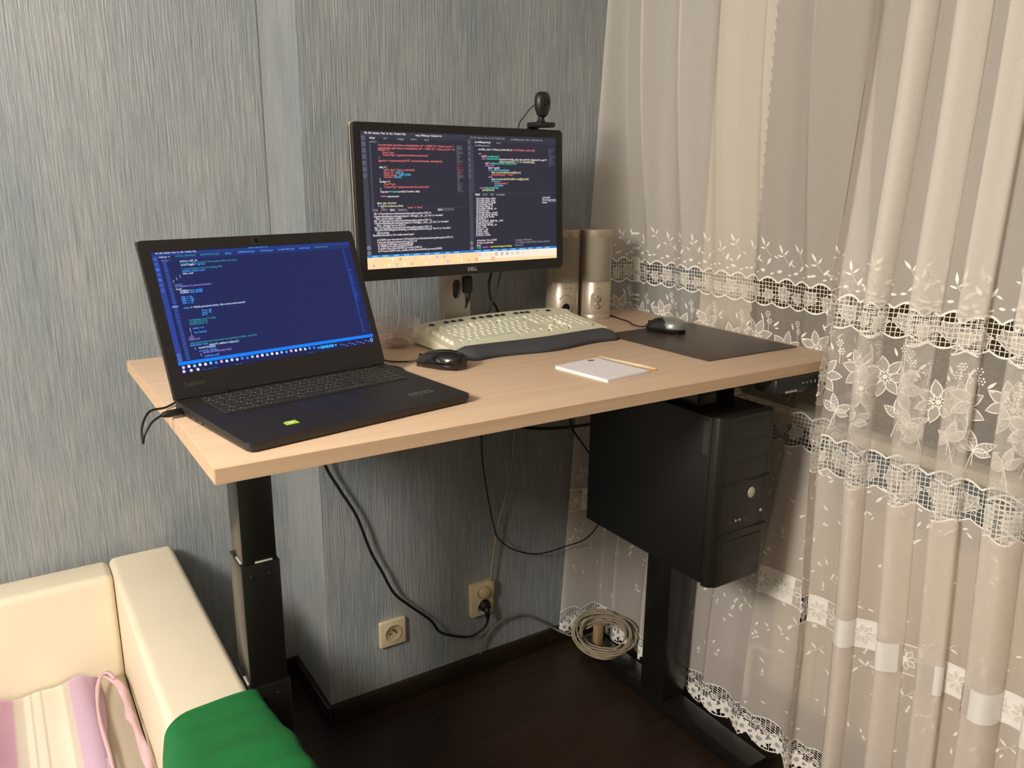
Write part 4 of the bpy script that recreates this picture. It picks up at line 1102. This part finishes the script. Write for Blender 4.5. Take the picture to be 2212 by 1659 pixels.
# ------------------------------------------------------------------ mice
def mouse_geo(w, l, h, front=.62):
    NU_, NV_ = 22, 16; V = []; F = []
    for i in range(NU_+1):
        t = i/NU_; y = -l/2+l*t
        e = max(0.0, 1-abs(2*t-1)**2.6)**.5
        hw = w/2*e*(1-.10*math.exp(-((t-.62)/.18)**2)); hh = h*max(0, 1-abs((t-.40)/.62)**2.3)**.62 if t < 1 else 0
        hh = max(hh, h*.30*e)
        for j in range(NV_+1):
            a = PI*j/NV_; c, s_ = math.cos(a), math.sin(a)
            V.append((hw*math.copysign(abs(c)**.75, c), y, .001+hh*s_**.7))
    for i in range(NU_):
        for j in range(NV_): a = i*(NV_+1)+j; F.append((a, a+1, a+NV_+2, a+NV_+1))
        F.append((i*(NV_+1), (i+1)*(NV_+1), (i+1)*(NV_+1)+NV_, i*(NV_+1)+NV_))
    return V, F
def mouse(name, label, loc, rz, m_front, m_back, cord_pts, size, split=None):
    t = thing(name, label, 'mouse', loc, rz, None)
    V, F = mouse_geo(*size)
    if split:
        I = []
        for f in F:
            c = sum((Vector(V[k]) for k in f), Vector())/len(f); I.append(1 if (c.y*.75-c.x*.85 < split+.002 and c.z > .007) else 0)
        mesh('shell', V, F, [m_front, m_back], t, smooth=True, midx=I)
    else: mesh('shell', V, F, m_front, t, smooth=True)
    w, l, h = size
    V, F = lathe_geo([(0, -.003), (.0085, -.003), (.0095, 0), (.0085, .003), (0, .003)], 20)
    mesh('scroll_wheel', V, F, mat('wheel_rubber', (30, 30, 30), .6), t, smooth=True, M=T3(0, l*.25, h*.60) @ RY(PI/2))
    box('button_gap', -.0006, .0006, l*.34, l*.46, h*.40, h*.62, M_gloss, t)
    box('base_plate', -w*.36, w*.36, -l*.40, l*.40, 0, .003, M_dark, t)
    tube('cord', cord_pts, .0018, M_dark, t, True, n=8)
    return t
M_mgloss = mat('piano_black', (16, 15, 14), .12, coat=.6)
mouse('computer_mouse', 'glossy black mouse lying beside the laptop', (.557, .376, TZ), .56, M_mgloss, M_mgloss, [(.529, .424, TZ+.012), (.518, .430, TZ+.005), (.497, .446, TZ+.003), (.476, .463, TZ+.003), (.468, .50, TZ+.003), (.472, .55, TZ+.003), (.47, .66, TZ+.003)], (.064, .120, .036))
M_mgrey = mat('silver_grey_shell', (128, 130, 124), .3, .3, coat=.3)
mouse('computer_mouse', 'grey-backed black mouse sitting on the dark mouse pad', (1.238, .420, TZ+.0025), .36, M_dark, M_mgrey, [(1.220, .470, TZ+.013), (1.217, .486, TZ+.005), (1.222, .53, TZ+.003), (1.245, .57, TZ+.002), (1.252, .61, TZ+.002), (1.262, .66, TZ+.002), (1.275, .72, TZ+.002)], (.062, .110, .037), .012)
# ------------------------------------------------------------------ pad, notepad, pencil
pd = thing('mouse_pad', 'thin dark brown mouse pad at the right end of the desk', 'mouse pad', (1.23, .29, TZ))
prism('pad_sheet', [(1.086, .120), (1.383, .119), (1.381, .482), (1.074, .470)], TZ, TZ+.0025, mat('dark_brown_pad', (64, 52, 46), .36, bump=.15, bscale=1200), pd, bev=.0008, world=True)
nb = thing('notepad', 'small blank white notepad lying near the front edge of the desk', 'notepad', (.825, .172, TZ), .14)
M_paper = mat('white_paper', (238, 234, 236), .7)
for k in range(6):
    a = r5.uniform(-.004, .004); prism('sheet', [(-.062, -.075), (.062, -.075), (.062, .075), (-.062, .075)], k*.0011, k*.0011+.0009, M_paper, nb, RZ(a) @ T3(r5.uniform(-.0006, .0006), r5.uniform(-.0006, .0006), 0))
mesh('printed_mark', [(.026, .066, .00665), (.030, .056, .00665), (.046, .060, .00665), (.036, .064, .00665), (.034, .070, .00665)], [(0, 1, 2, 3, 4)], mat('dark_print', (60, 58, 60), .6), nb)
pn = thing('pencil', 'pale wooden pencil lying along the notepad', 'pencil', (.910, .188, TZ))
d_ = Vector((.032, -.153, 0)).normalized(); a_ = Vector((.893, .264, TZ+.0042)); 
tube('barrel', [a_, a_+d_*.075, a_+d_*.140], .0037, mat('pencil_varnish', (220, 198, 168), .35), pn, True, n=1, sides=6)
tip = a_+d_*.140
mesh('sharpened_tip', tube_geo([tip, tip+d_*.008, tip+d_*.015], [.0036, .0022, .0008], 8)[0], tube_geo([tip, tip+d_*.008, tip+d_*.015], [.0036, .0022, .0008], 8)[1], mat('bare_wood', (226, 184, 120), .6), pn, True, True)
P_ = [tip+d_*.0148, tip+d_*.018]; mesh('lead', *tube_geo(P_, [.0009, .0002], 6), mat('graphite', (50, 46, 44), .4), pn, True)

# ------------------------------------------------------------------ speakers
M_sp = mat('speaker_silver', (176, 164, 146), .36, .45)
M_gr = mat('speaker_grille', (146, 136, 120), .5, .35, bump=.5, bscale=1800)
def speaker(label, loc, rz, master):
    t = thing('desktop_speaker', label, 'speaker', loc, rz, 'pair of silver speakers')
    R_ = .046
    lathe('foot_ring', [(0, 0), (R_+.001, 0), (R_+.001, .012), (R_-.001, .015), (0, .015)], M_sp, t, None, 48)
    lathe('body', [(0, .014), (R_, .014), (R_, .100), (R_-.0015, .102), (R_-.0015, .104), (0, .104)], M_sp, t, None, 48)
    V, F = [], []
    lathe('column', [(0, .103), (R_-.001, .103), (R_-.001, .236), (R_, .238), (R_, .246), (R_-.004, .2485), (R_-.010, .2465), (0, .2465)], M_sp, t, None, 48)
    n = 18; V = []; F = []
    for i in range(n+1):
        a = math.radians(-90-52+104*i/n)
        for rr, z in ((R_-.0015, .106), (R_+.0008, .108), (R_+.0008, .226), (R_-.0015, .229)): V.append((rr*math.cos(a), rr*math.sin(a), z))
    for i in range(n):
        for k in range(3): F.append((i*4+k, (i+1)*4+k, (i+1)*4+k+1, i*4+k+1))
    autosmooth(mesh('grille', V, F, M_gr, t, smooth=True), 40)
    def front(x, z, y=-R_): return T3(x, -math.sqrt(max(0, R_*R_-x*x)), z) @ RZ(math.asin(x/R_)) @ RX(PI/2)
    if master:
        V = []; F = []; P = [(x, z) for x, z in rrect(-.017, .017, .022, .078, .015, 8)]
        for x, z in P: V.append((x, -math.sqrt(R_*R_-x*x)-.0012, z))
        for x, z in P: V.append((x, -math.sqrt(R_*R_-x*x)+.002, z))
        n = len(P); c = len(V); V.append((0, -R_-.0012, .05))
        for k in range(n): k2 = (k+1) % n; F += [(k, k2, n+k2, n+k), (c, k2, k)]
        mesh('control_plate', V, F, mat('plate_silver', (190, 178, 158), .3, .5), t)
        for z, r in ((.060, .008), (.040, .0075)):
            kn = lathe('knob', [(r, 0), (r, .004), (r*.85, .0085), (0, .0095)], M_sp, t, T3(0, -R_-.001, z) @ RX(PI/2), 24)
            box('knob_pointer', -.0006, .0006, -R_-.0110, -R_-.0095, z, z+r*.8, M_dark, kn)
        mesh('power_mark', [(-.002, -R_-.0003, .086), (.002, -R_-.0003, .086), (0, -R_-.0003, .090)], [(0, 1, 2)], mat('speaker_print', (120, 110, 96), .5), t)
    else:
        pr = lathe('bass_port', [(.016, 0), (.0155, .004), (.0125, .005), (.011, .001), (.010, -.012), (0, -.012)], M_sp, t, T3(0, -R_+.001, .038) @ RX(PI/2), 32)
        lathe('port_dark', [(0, .0), (.0105, .0)], M_gloss, pr, T3(0, -R_-.0003, .038) @ RX(PI/2), 24)
        V, F = tube_geo(spline([(-.018, -.0425, .060), (-.010, -.0452, .070), (0, -.0463, .0735), (.010, -.0452, .070), (.018, -.0425, .060)], 5), .0016, 6); mesh('port_arc', V, F, M_sp, t, smooth=True)
        boxes('printed_mark', [(-.006, .004, -R_-.0006, -R_+.002, .0905, .0925), (.007, .014, -R_-.0004, -R_+.003, .0905, .0935)], mat('speaker_print', (120, 110, 96), .5), t)
    return t
speaker('silver round desktop speaker with a bass port, half hidden by the monitor', (1.120, .716, TZ), -.38, False)
speaker('silver round desktop speaker with two knobs, next to the curtain', (1.214, .690, TZ), -.52, True)

# ------------------------------------------------------------------ glass bowl with its contents
M_gl = bpy.data.materials.new('clear_glass'); M_gl.use_nodes = True
_nt = M_gl.node_tree; _b = _nt.nodes['Principled BSDF']; _o = _nt.nodes['Material Output']
_b.inputs['Base Color'].default_value = lin((250, 246, 240)); _b.inputs['Roughness'].default_value = .04; _b.inputs['Specular IOR Level'].default_value = .8
_t = _nt.nodes.new('ShaderNodeBsdfTransparent'); _m = _nt.nodes.new('ShaderNodeMixShader'); _lw = _nt.nodes.new('ShaderNodeLayerWeight'); _lw.inputs[0].default_value = .35
_mr = _nt.nodes.new('ShaderNodeMapRange'); _mr.inputs['To Min'].default_value = .04; _mr.inputs['To Max'].default_value = .34
_t.inputs[0].default_value = lin((253, 250, 248))
_nt.links.new(_lw.outputs['Facing'], _mr.inputs[0]); _nt.links.new(_mr.outputs[0], _m.inputs[0]); _nt.links.new(_t.outputs[0], _m.inputs[1]); _nt.links.new(_b.outputs[0], _m.inputs[2]); _nt.links.new(_m.outputs[0], _o.inputs[0])
BX, BY = .5605, .607
bw = thing('glass_bowl', 'small clear glass bowl between the laptop and the keyboard', 'bowl', (BX, BY, TZ))
lathe('bowl_wall', [(0, .006), (.034, .007), (.044, .016), (.051, .036), (.0535, .060), (.0535, .064), (.0560, .064), (.0562, .058), (.0535, .034), (.046, .012), (.036, .001), (.020, 0), (0, .002)], M_gl, bw, None, 48)
ry = thing('cable_reel', 'translucent pinkish spool lying in the glass bowl', 'spool', (BX, BY, TZ+.008), .5)
M_pk = mat('pink_translucent', (196, 160, 152), .2, trans=.3, spec=.6)
lathe('spool_disc', [(0, 0), (.026, 0), (.028, .003), (.026, .007), (.020, .009), (0, .009)], M_pk, ry, None, 32)
lathe('spool_core', [(.012, .012), (.014, .022), (.012, .034), (.004, .038), (0, .038)], mat('clear_core', (226, 208, 196), .12, trans=.5, spec=.8), ry, T3(.004, 0, 0), 24)
tube('earphone_cable', [(.565, .630, 1.300), (.573, .628, 1.245), (.575, .620, 1.200), (.566, .612, 1.168), (.556, .604, 1.150), (.540, .598, 1.147), (.530, .612, 1.146), (.548, .630, 1.146)], .0014, mat('white_cable', (226, 222, 214), .5))
tag(bpy.data.objects['earphone_cable'], 'thin white cable hanging from behind the monitor into the glass bowl', 'cable')
# ------------------------------------------------------------------ cables
M_cab = mat('black_cable', (20, 19, 18), .5)
M_cab_b = mat('beige_cable', (160, 142, 108), .6)
M_cab_g = mat('grey_cable', (112, 106, 94), .6)
vc = thing('video_cable', 'black video cable with a chunky plug hanging below the monitor', 'cable', (.785, .668, 1.20))
box('plug', .772, .798, .658, .674, 1.226, 1.268, M_cab, vc, bev=.004, world=True)
mesh('plug_boot', *tube_geo([Vector((.786, .666, 1.228)), Vector((.787, .666, 1.214)), Vector((.785, .667, 1.204))], [.008, .006, .0042], 10), M_cab, vc, True, True)
tube('cord', [(.785, .667, 1.206), (.782, .670, 1.190), (.772, .680, 1.160), (.77, .72, 1.134), (.78, .77, 1.10), (.80, .792, .98), (.82, .792, .80)], .0036, M_cab, vc, True)
o = tube('power_cable', [(.859, .665, 1.285), (.850, .667, 1.240), (.858, .670, 1.205), (.880, .680, 1.180), (.91, .71, 1.150), (.95, .765, 1.135), (.96, .790, 1.08), (.96, .792, .90)], .0036, M_cab)
tag(o, 'thick black power cable curving down under the right half of the monitor', 'cable')
o = tube('signal_cable', [(.884, .660, 1.285), (.873, .662, 1.236), (.861, .664, 1.208), (.852, .672, 1.172), (.84, .72, 1.136), (.845, .775, 1.12), (.86, .792, 1.05), (.87, .792, .90)], .0018, M_cab)
tag(o, 'thin black cable crossing the power cable under the monitor', 'cable')
o = tube('usb_cable', [(.88, .79, 1.06), (.895, .79, .90), (.901, .79, .792), (.906, .79, .707), (.926, .79, .588), (.947, .79, .494), (.962, .79, .455), (1.017, .79, .404), (1.104, .785, .369), (1.203, .77, .376), (1.235, .70, .43), (1.222, .60, .56), (1.19, .52, .68), (1.15, .472, .72)], .0021, M_cab)
tag(o, 'thin black cable looping low under the desk to the computer tower', 'cable')
o = tube('beige_cable', [(1.03, .79, 1.07), (1.026, .80, .90), (1.022, .80, .783), (1.012, .80, .669), (.989, .80, .57), (.965, .80, .485), (.946, .80, .369), (.940, .802, .300)], .0030, M_cab_b)
tag(o, 'beige cable running down the wall to the double socket', 'cable')
o = tube('sagging_cable', [(.70, .50, 1.063), (.78, .58, .95), (.86, .60, .885), (.902, .60, .872), (.947, .60, .858), (1.024, .58, .852), (1.10, .52, .87), (1.14, .475, .90)], .0042, M_cab)
tag(o, 'thick black cable sagging below the desk towards the tower', 'cable')
o = tube('short_cable', [(1.094, .64, .90), (1.094, .62, .835), (1.115, .60, .79), (1.135, .54, .735), (1.14, .475, .72)], .0030, M_cab)
tag(o, 'short dark cable hanging behind the tower', 'cable')
pcord = thing('mains_cable', 'black mains cable plugged into the double socket', 'cable', (.70, .80, .15))
tube('cord', [(.40, .70, 1.09), (.405, .76, .98), (.418, .795, .87), (.441, .80, .783), (.477, .80, .709), (.519, .80, .627), (.555, .80, .516), (.587, .80, .444), (.62, .80, .37), (.662, .80, .321), (.735, .80, .246), (.772, .80, .192), (.859, .795, .153), (.905, .79, .165), (.921, .785, .190), (.922, .785, .215)], .0040, M_cab, pcord, True)
lathe('plug', [(0, -.004), (.0185, -.004), (.0195, .0), (.0190, .016), (.013, .030), (0, .033)], M_cab, pcord, T3(.922, .8170, .236) @ RX(PI/2), 28, world=True)
mesh('plug_boot', *tube_geo([Vector((.922, .793, .236)), Vector((.922, .787, .220)), Vector((.9225, .785, .200))], [.011, .008, .005], 10), M_cab, pcord, True, True)
o = tube('floor_cable', [(.910, .808, .070), (.925, .808, .112), (.955, .806, .145), (.993, .806, .163), (1.062, .806, .160), (1.135, .806, .114), (1.190, .800, .070), (1.22, .76, .058), (1.255, .74, .050), (1.275, .72, .060)], .0036, M_cab_g)
tag(o, 'grey network cable running along the baseboard to the coil', 'cable')
# coil of network cable in the corner
coil = thing('cable_coil', 'loose coil of grey network cable lying in the corner by the curtain', 'cable coil', (1.262, .635, .058))
rc_ = random.Random(9)
CMx = T3(1.256, .632, .122) @ RZ(-.66) @ RX(.52)
for k in range(15):
    a0 = rc_.uniform(0, 6); R1 = .088+rc_.uniform(-.014, .012); R2 = .068+rc_.uniform(-.018, .016); ox, oy, oz = rc_.uniform(-.01, .01), rc_.uniform(-.012, .010), rc_.uniform(-.012, .014)
    P = [Vector((ox+R1*math.cos(a0+2*PI*i/36), oy+R2*math.sin(a0+2*PI*i/36), oz+.006*math.sin(3*2*PI*i/36+k))) for i in range(36)]
    mesh('loop', *tube_geo(P, .0031, 7, True), mat('coil_grey', (150, 138, 116), .6), coil, True, True, M=CMx)
o = thing('cable_adapter', 'small beige plug adapter in the middle of the cable coil', 'adapter', (1.285, .69, .05))
box('adapter_body', 1.250, 1.276, .655, .680, .0585, .130, mat('adapter_beige', (164, 138, 96), .5), o, bev=.004, world=True)
box('adapter_socket', 1.2755, 1.285, .658, .677, .070, .122, M_gloss, o, bev=.002, world=True)
# laptop charger plug
ch = thing('charger_cable', 'black charger cable plugged into the left side of the laptop', 'cable', (-.02, .26, TZ))
CH = T3(.0263, .2775, TZ+.0100) @ RZ(.178+PI)
lathe('plug', [(0, -.001), (.0042, 0), (.0042, .012), (.0062, .014), (.0062, .034), (.0045, .044), (.003, .046)], M_cab, ch, CH @ RY(PI/2), 16, world=True)
tube('cord', [(-.018, .2696, TZ+.010), (-.036, .262, TZ+.002), (-.050, .255, TZ-.016), (-.052, .262, TZ-.030), (-.048, .285, TZ-.010), (-.030, .315, TZ+.006), (.000, .335, TZ+.004), (.03, .375, TZ+.004), (.06, .43, TZ+.003), (.09, .56, TZ+.003), (.11, .70, TZ+.003), (.115, .78, TZ-.002), (.13, .80, TZ-.10), (.25, .75, TZ-.06), (.38, .71, TZ-.035)], .0020, M_cab, ch, True)
o = tube('laptop_usb_cable', [(.436, .330, TZ+.010), (.452, .352, TZ+.004), (.470, .385, TZ+.003), (.462, .42, TZ+.003), (.43, .46, TZ+.003), (.38, .56, TZ+.003), (.36, .66, TZ+.003)], .0016, M_cab)
tag(o, 'short black cable leaving the right rear side of the laptop', 'cable')
# ------------------------------------------------------------------ wall sockets
M_sock = mat('aged_socket', (214, 198, 164), .45)
M_sock2 = mat('socket_insert', (186, 170, 136), .45)
def socket(label, cx, cz, n):
    t = thing('wall_socket', label, 'socket', (cx, PY, cz))
    h = .081 if n == 1 else .108; w = .081 if n == 1 else .078
    prism('cover_plate', rrect(-w/2, w/2, -h/2, h/2, .004), -.0005, .012 if n == 1 else .020, M_sock, t, RX(PI/2), bev=.003)
    tk = .012 if n == 1 else .020
    for k in range(n):
        z = 0 if n == 1 else (.024 if k == 0 else -.026)
        r = .0265 if n == 1 else .021
        d = lathe('socket_well', [(r, .0005), (r-.001, .0022), (r-.003, .0018), (r-.0045, -.003 if False else .0004), (0, .0003)], M_sock2, t, T3(0, -tk, z) @ RX(PI/2), 32)
        for dx in (-.0095, .0095): lathe('contact_hole', [(0, .0006), (.0026, .0006)], M_gloss, d, T3(dx, -tk-.0002, z) @ RX(PI/2), 12)
        lathe('earth_pin', [(.0025, 0), (.0025, .006), (0, .0068)], mat('port_metal', (96, 92, 84), .4, .8), d, T3(0, -tk, z+.011) @ RX(PI/2), 12)
    return t
socket('single cream wall socket, empty, near the corner of the projecting wall', .622, .233, 1)
ds = socket('double cream wall socket with a black plug in its lower half', .917, .256, 2)
o = thing('beige_plug', 'beige plug in the upper half of the double socket', 'plug', (.926, .80, .28))
lathe('plug_body', [(0, -.002), (.0185, -.002), (.0195, .003), (.0185, .012), (.012, .016), (0, .017)], mat('beige_plug', (188, 168, 128), .5), o, T3(.921, .8060, .281) @ RX(PI/2), 28, world=True)
box('plug_grip', .938, .954, .797, .806, .268, .314, mat('beige_plug', (188, 168, 128), .5), o, bev=.003, world=True)

# ------------------------------------------------------------------ sofa with bedding
M_leath = mat('cream_leather', (234, 222, 198), .42, var=.03, vscale=4, bump=.12, bscale=160)
sofa = thing('sofa', 'cream leather sofa with a thick flat arm in the left foreground', 'sofa', (-.75, .2, 0))
def cushion(name, x0, x1, y0, y1, z0, z1, bev, puff=.006):
    bm = bmesh.new(); add_box(bm, x0, x1, y0, y1, z0, z1, bev, 5)
    return autosmooth(bm_finish(name, bm, M_leath, sofa, True, True), 80)
cushion('arm', -.0585, .099, -.62, 1.090, .04, .535, .017)
cushion('back_rest', -1.70, -.0595, .985, 1.092, .04, .530, .018)
box('seat_base', -1.70, -.060, -.60, .984, .04, .19, M_leath, sofa, bev=.01, world=True)
box('mattress', -1.69, -.0605, -.59, .983, .191, .262, mat('grey_mattress', (190, 178, 160), .85, bump=.3, bscale=300), sofa, bev=.02, seg=3, world=True)
for xx in (-1.6, -.02):
    for yy in (-.5, 1.0): box('sofa_foot', xx-.03, xx+.03, yy-.03, yy+.03, 0, .045, M_dark, sofa, world=True)
# striped sheet
def stripes():
    m = bpy.data.materials.new('striped_cotton'); m.use_nodes = True; nt = m.node_tree; b = nt.nodes['Principled BSDF']
    tc = nt.nodes.new('ShaderNodeTexCoord'); sp = nt.nodes.new('ShaderNodeSeparateXYZ'); nt.links.new(tc.outputs['Object'], sp.inputs[0])
    mr = nt.nodes.new('ShaderNodeMapRange'); mr.inputs['From Min'].default_value = -.55; mr.inputs['From Max'].default_value = -.10
    nt.links.new(sp.outputs['X'], mr.inputs[0])
    def q(x): return (x+.55)/.45
    pink, gry, wht, lil, dk = (194, 156, 176), (200, 190, 178), (224, 214, 198), (196, 168, 192), (192, 182, 168)
    st = [(0, pink), (q(-.312), pink), (q(-.306), gry), (q(-.290), gry), (q(-.286), wht), (q(-.276), wht), (q(-.273), dk), (q(-.268), wht), (q(-.254), wht), (q(-.251), dk), (q(-.246), wht), (q(-.206), wht), (q(-.202), gry), (q(-.192), gry), (q(-.188), lil), (1, lil)]
    r = ramp(nt, st); nt.links.new(mr.outputs[0], r.inputs[0]); nt.links.new(r.outputs[0], b.inputs['Base Color'])
    b.inputs['Roughness'].default_value = .9; b.inputs['Specular IOR Level'].default_value = .1; return m
bk = thing('striped_sheet', 'lilac, pink and white striped sheet spread on the sofa seat', 'sheet', (-.32, .5, .262))
nx, ny = 60, 80; V = []; F = []
def sheet_z(x, y):
    z = .268+.004*math.sin(x*38+y*3)+.004*math.sin(y*11+x*6)+.003*math.sin(x*70+1)
    z += .060*math.exp(-((x+.405)/.045)**2-((y-.74)/.10)**2)+.018*math.exp(-((x+.43)/.06)**2-((y-.95)/.06)**2)
    z += .012*math.exp(-((x+.16)/.03)**2)
    return max(z, .2645)
for th in (0, .004):
    for j in range(ny+1):
        for i in range(nx+1):
            x = -.56+.425*i/nx; y = .02+.955*j/ny
            if i == nx: x += .012*math.sin(y*9)
            V.append((x, y, sheet_z(x, y)+th))
n1 = (nx+1)*(ny+1)
for th in (0, 1):
    for j in range(ny):
        for i in range(nx):
            a = th*n1+j*(nx+1)+i; q = (a, a+1, a+nx+2, a+nx+1); F.append(q if th else q[::-1])
for j in range(ny):
    for i in (0, nx): a = j*(nx+1)+i; F.append((a, a+nx+1, n1+a+nx+1, n1+a))
for i in range(nx):
    for j in (0, ny): a = j*(nx+1)+i; F.append((a, a+1, n1+a+1, n1+a))
mesh('cloth', V, F, stripes(), bk, True, True)
M_lil = mat('lilac_edging', (208, 176, 182), .85)
def ribbon(name, P, w, m, parent, tw=0.0):
    P = spline(P, 8); V = []; F = []; n = len(P)
    for i in range(n):
        t = (P[min(i+1, n-1)]-P[max(i-1, 0)]).normalized(); s_ = t.cross(Vector((0, 0, 1))).normalized(); u_ = s_.cross(t)
        a = tw*math.sin(i*.35); d = s_*math.cos(a)+u_*math.sin(a); nn = t.cross(d).normalized()
        ww = w*(1+.16*math.sin(i*.4))
        V += [P[i]+d*ww/2+nn*.0015, P[i]-d*ww/2+nn*.0015, P[i]-d*ww/2-nn*.0015, P[i]+d*ww/2-nn*.0015]
    for i in range(n-1):
        for k in range(4): a = i*4+k; b = i*4+(k+1) % 4; F.append((a, b, b+4, a+4))
    F += [(0, 1, 2, 3), (n*4-1, n*4-2, n*4-3, n*4-4)]
    return mesh(name, V, F, m, parent, True, True)
ribbon('edging', [(-.137, .30, .284), (-.139, .45, .284), (-.140, .62, .286), (-.143, .76, .288), (-.136, .86, .290), (-.122, .92, .296), (-.105, .93, .300), (-.092, .89, .300)], .008, M_lil, bk)
ribbon('tie_strap', [(-.112, .93, .292), (-.098, .90, .296), (-.084, .85, .296), (-.080, .78, .294), (-.084, .73, .300), (-.078, .68, .300), (-.076, .60, .298), (-.074, .52, .294), (-.074, .42, .290)], .018, M_lil, bk, .5)
# green cloth thrown over the arm
M_grn = mat('green_jersey', (12, 108, 50), .85, var=.08, vscale=60, bump=.35, bscale=700)
gc = thing('green_cloth', 'bright green jersey cloth bunched over the end of the sofa arm', 'cloth', (.02, .0, .54))
nx, ny = 56, 90; V = []; F = []
def arm_path(s_):
    # cross-section over the arm: from inside drop, over the top, to outside drop
    pts = [(-.090, .33), (-.083, .45), (-.074, .53), (-.052, .556), (.02, .560), (.086, .556), (.107, .535), (.1085, .46), (.1085, .34)]
    q = s_*(len(pts)-1); i = min(int(q), len(pts)-2); t = q-i
    P = [Vector((a, 0, b)) for a, b in pts]; a = P[max(i-1, 0)]; b = P[i]; c = P[i+1]; d = P[min(i+2, len(P)-1)]
    return .5*((2*b)+(c-a)*t+(2*a-5*b+4*c-d)*t*t+(3*b-a-3*c+d)*t**3)
for th in (0, 1):
    for j in range(ny+1):
        v = j/ny
        for i in range(nx+1):
            s_ = i/nx; b = arm_path(s_); c = Vector((.02, 0, .44)); o_ = (b-c); o_.y = 0; o_.normalize()
            # far edge lies higher on the outer side; cloth runs towards the room
            yfar = .262+.050*s_-.10*max(0, .42-s_)*2.2
            y = yfar-v*.66
            puff = .024*sst(0, .30, np.float64(v))
            q_ = v*3.0-.45*s_; fr_ = q_-math.floor(q_); fold = .010*(fr_**2.2)*(1-sst(.86, 1.0, np.float64(fr_)))-.004+.002*math.sin(43*v+6*s_+2*math.sin(7*s_))
            fold *= sst(.02, .14, np.float64(v))
            k = float(puff+fold)+.16*max(0., .45-s_)*v*2.2; k = max(k, .002)
            if s_ > .72: k = min(k, .012+.05*float(sst(.05, .5, np.float64(v))))
            q = b+o_*(k+.0035*th); V.append((q.x, y, max(q.z, .285+.0035*th) if q.x < -.06 else q.z))
n1 = (nx+1)*(ny+1)
for th in (0, 1):
    for j in range(ny):
        for i in range(nx):
            a = th*n1+j*(nx+1)+i; q = (a, a+1, a+nx+2, a+nx+1); F.append(q[::-1] if th else q)
for j in range(ny):
    for i in (0, nx): a = j*(nx+1)+i; F.append((a, a+nx+1, n1+a+nx+1, n1+a))
for i in range(nx):
    for j in (0, ny): a = j*(nx+1)+i; F.append((a, a+1, n1+a+1, n1+a))
o = mesh('cloth', V, F, M_grn, gc, True, True)
# ------------------------------------------------------------------ ceiling lamp that lights the room
cl = thing('ceiling_lamp', 'white ceiling lamp hanging behind the camera', 'lamp', (LAMP[0], LAMP[1], ZC))
lathe('ceiling_rose', [(0, 0), (.06, 0), (.06, -.012), (.02, -.02), (0, -.02)], M_ceil, cl, None, 32)
tube('stem', [(0, 0, -.015), (0, 0, -.03), (0, 0, -.042)], .008, M_ceil, cl, n=1)
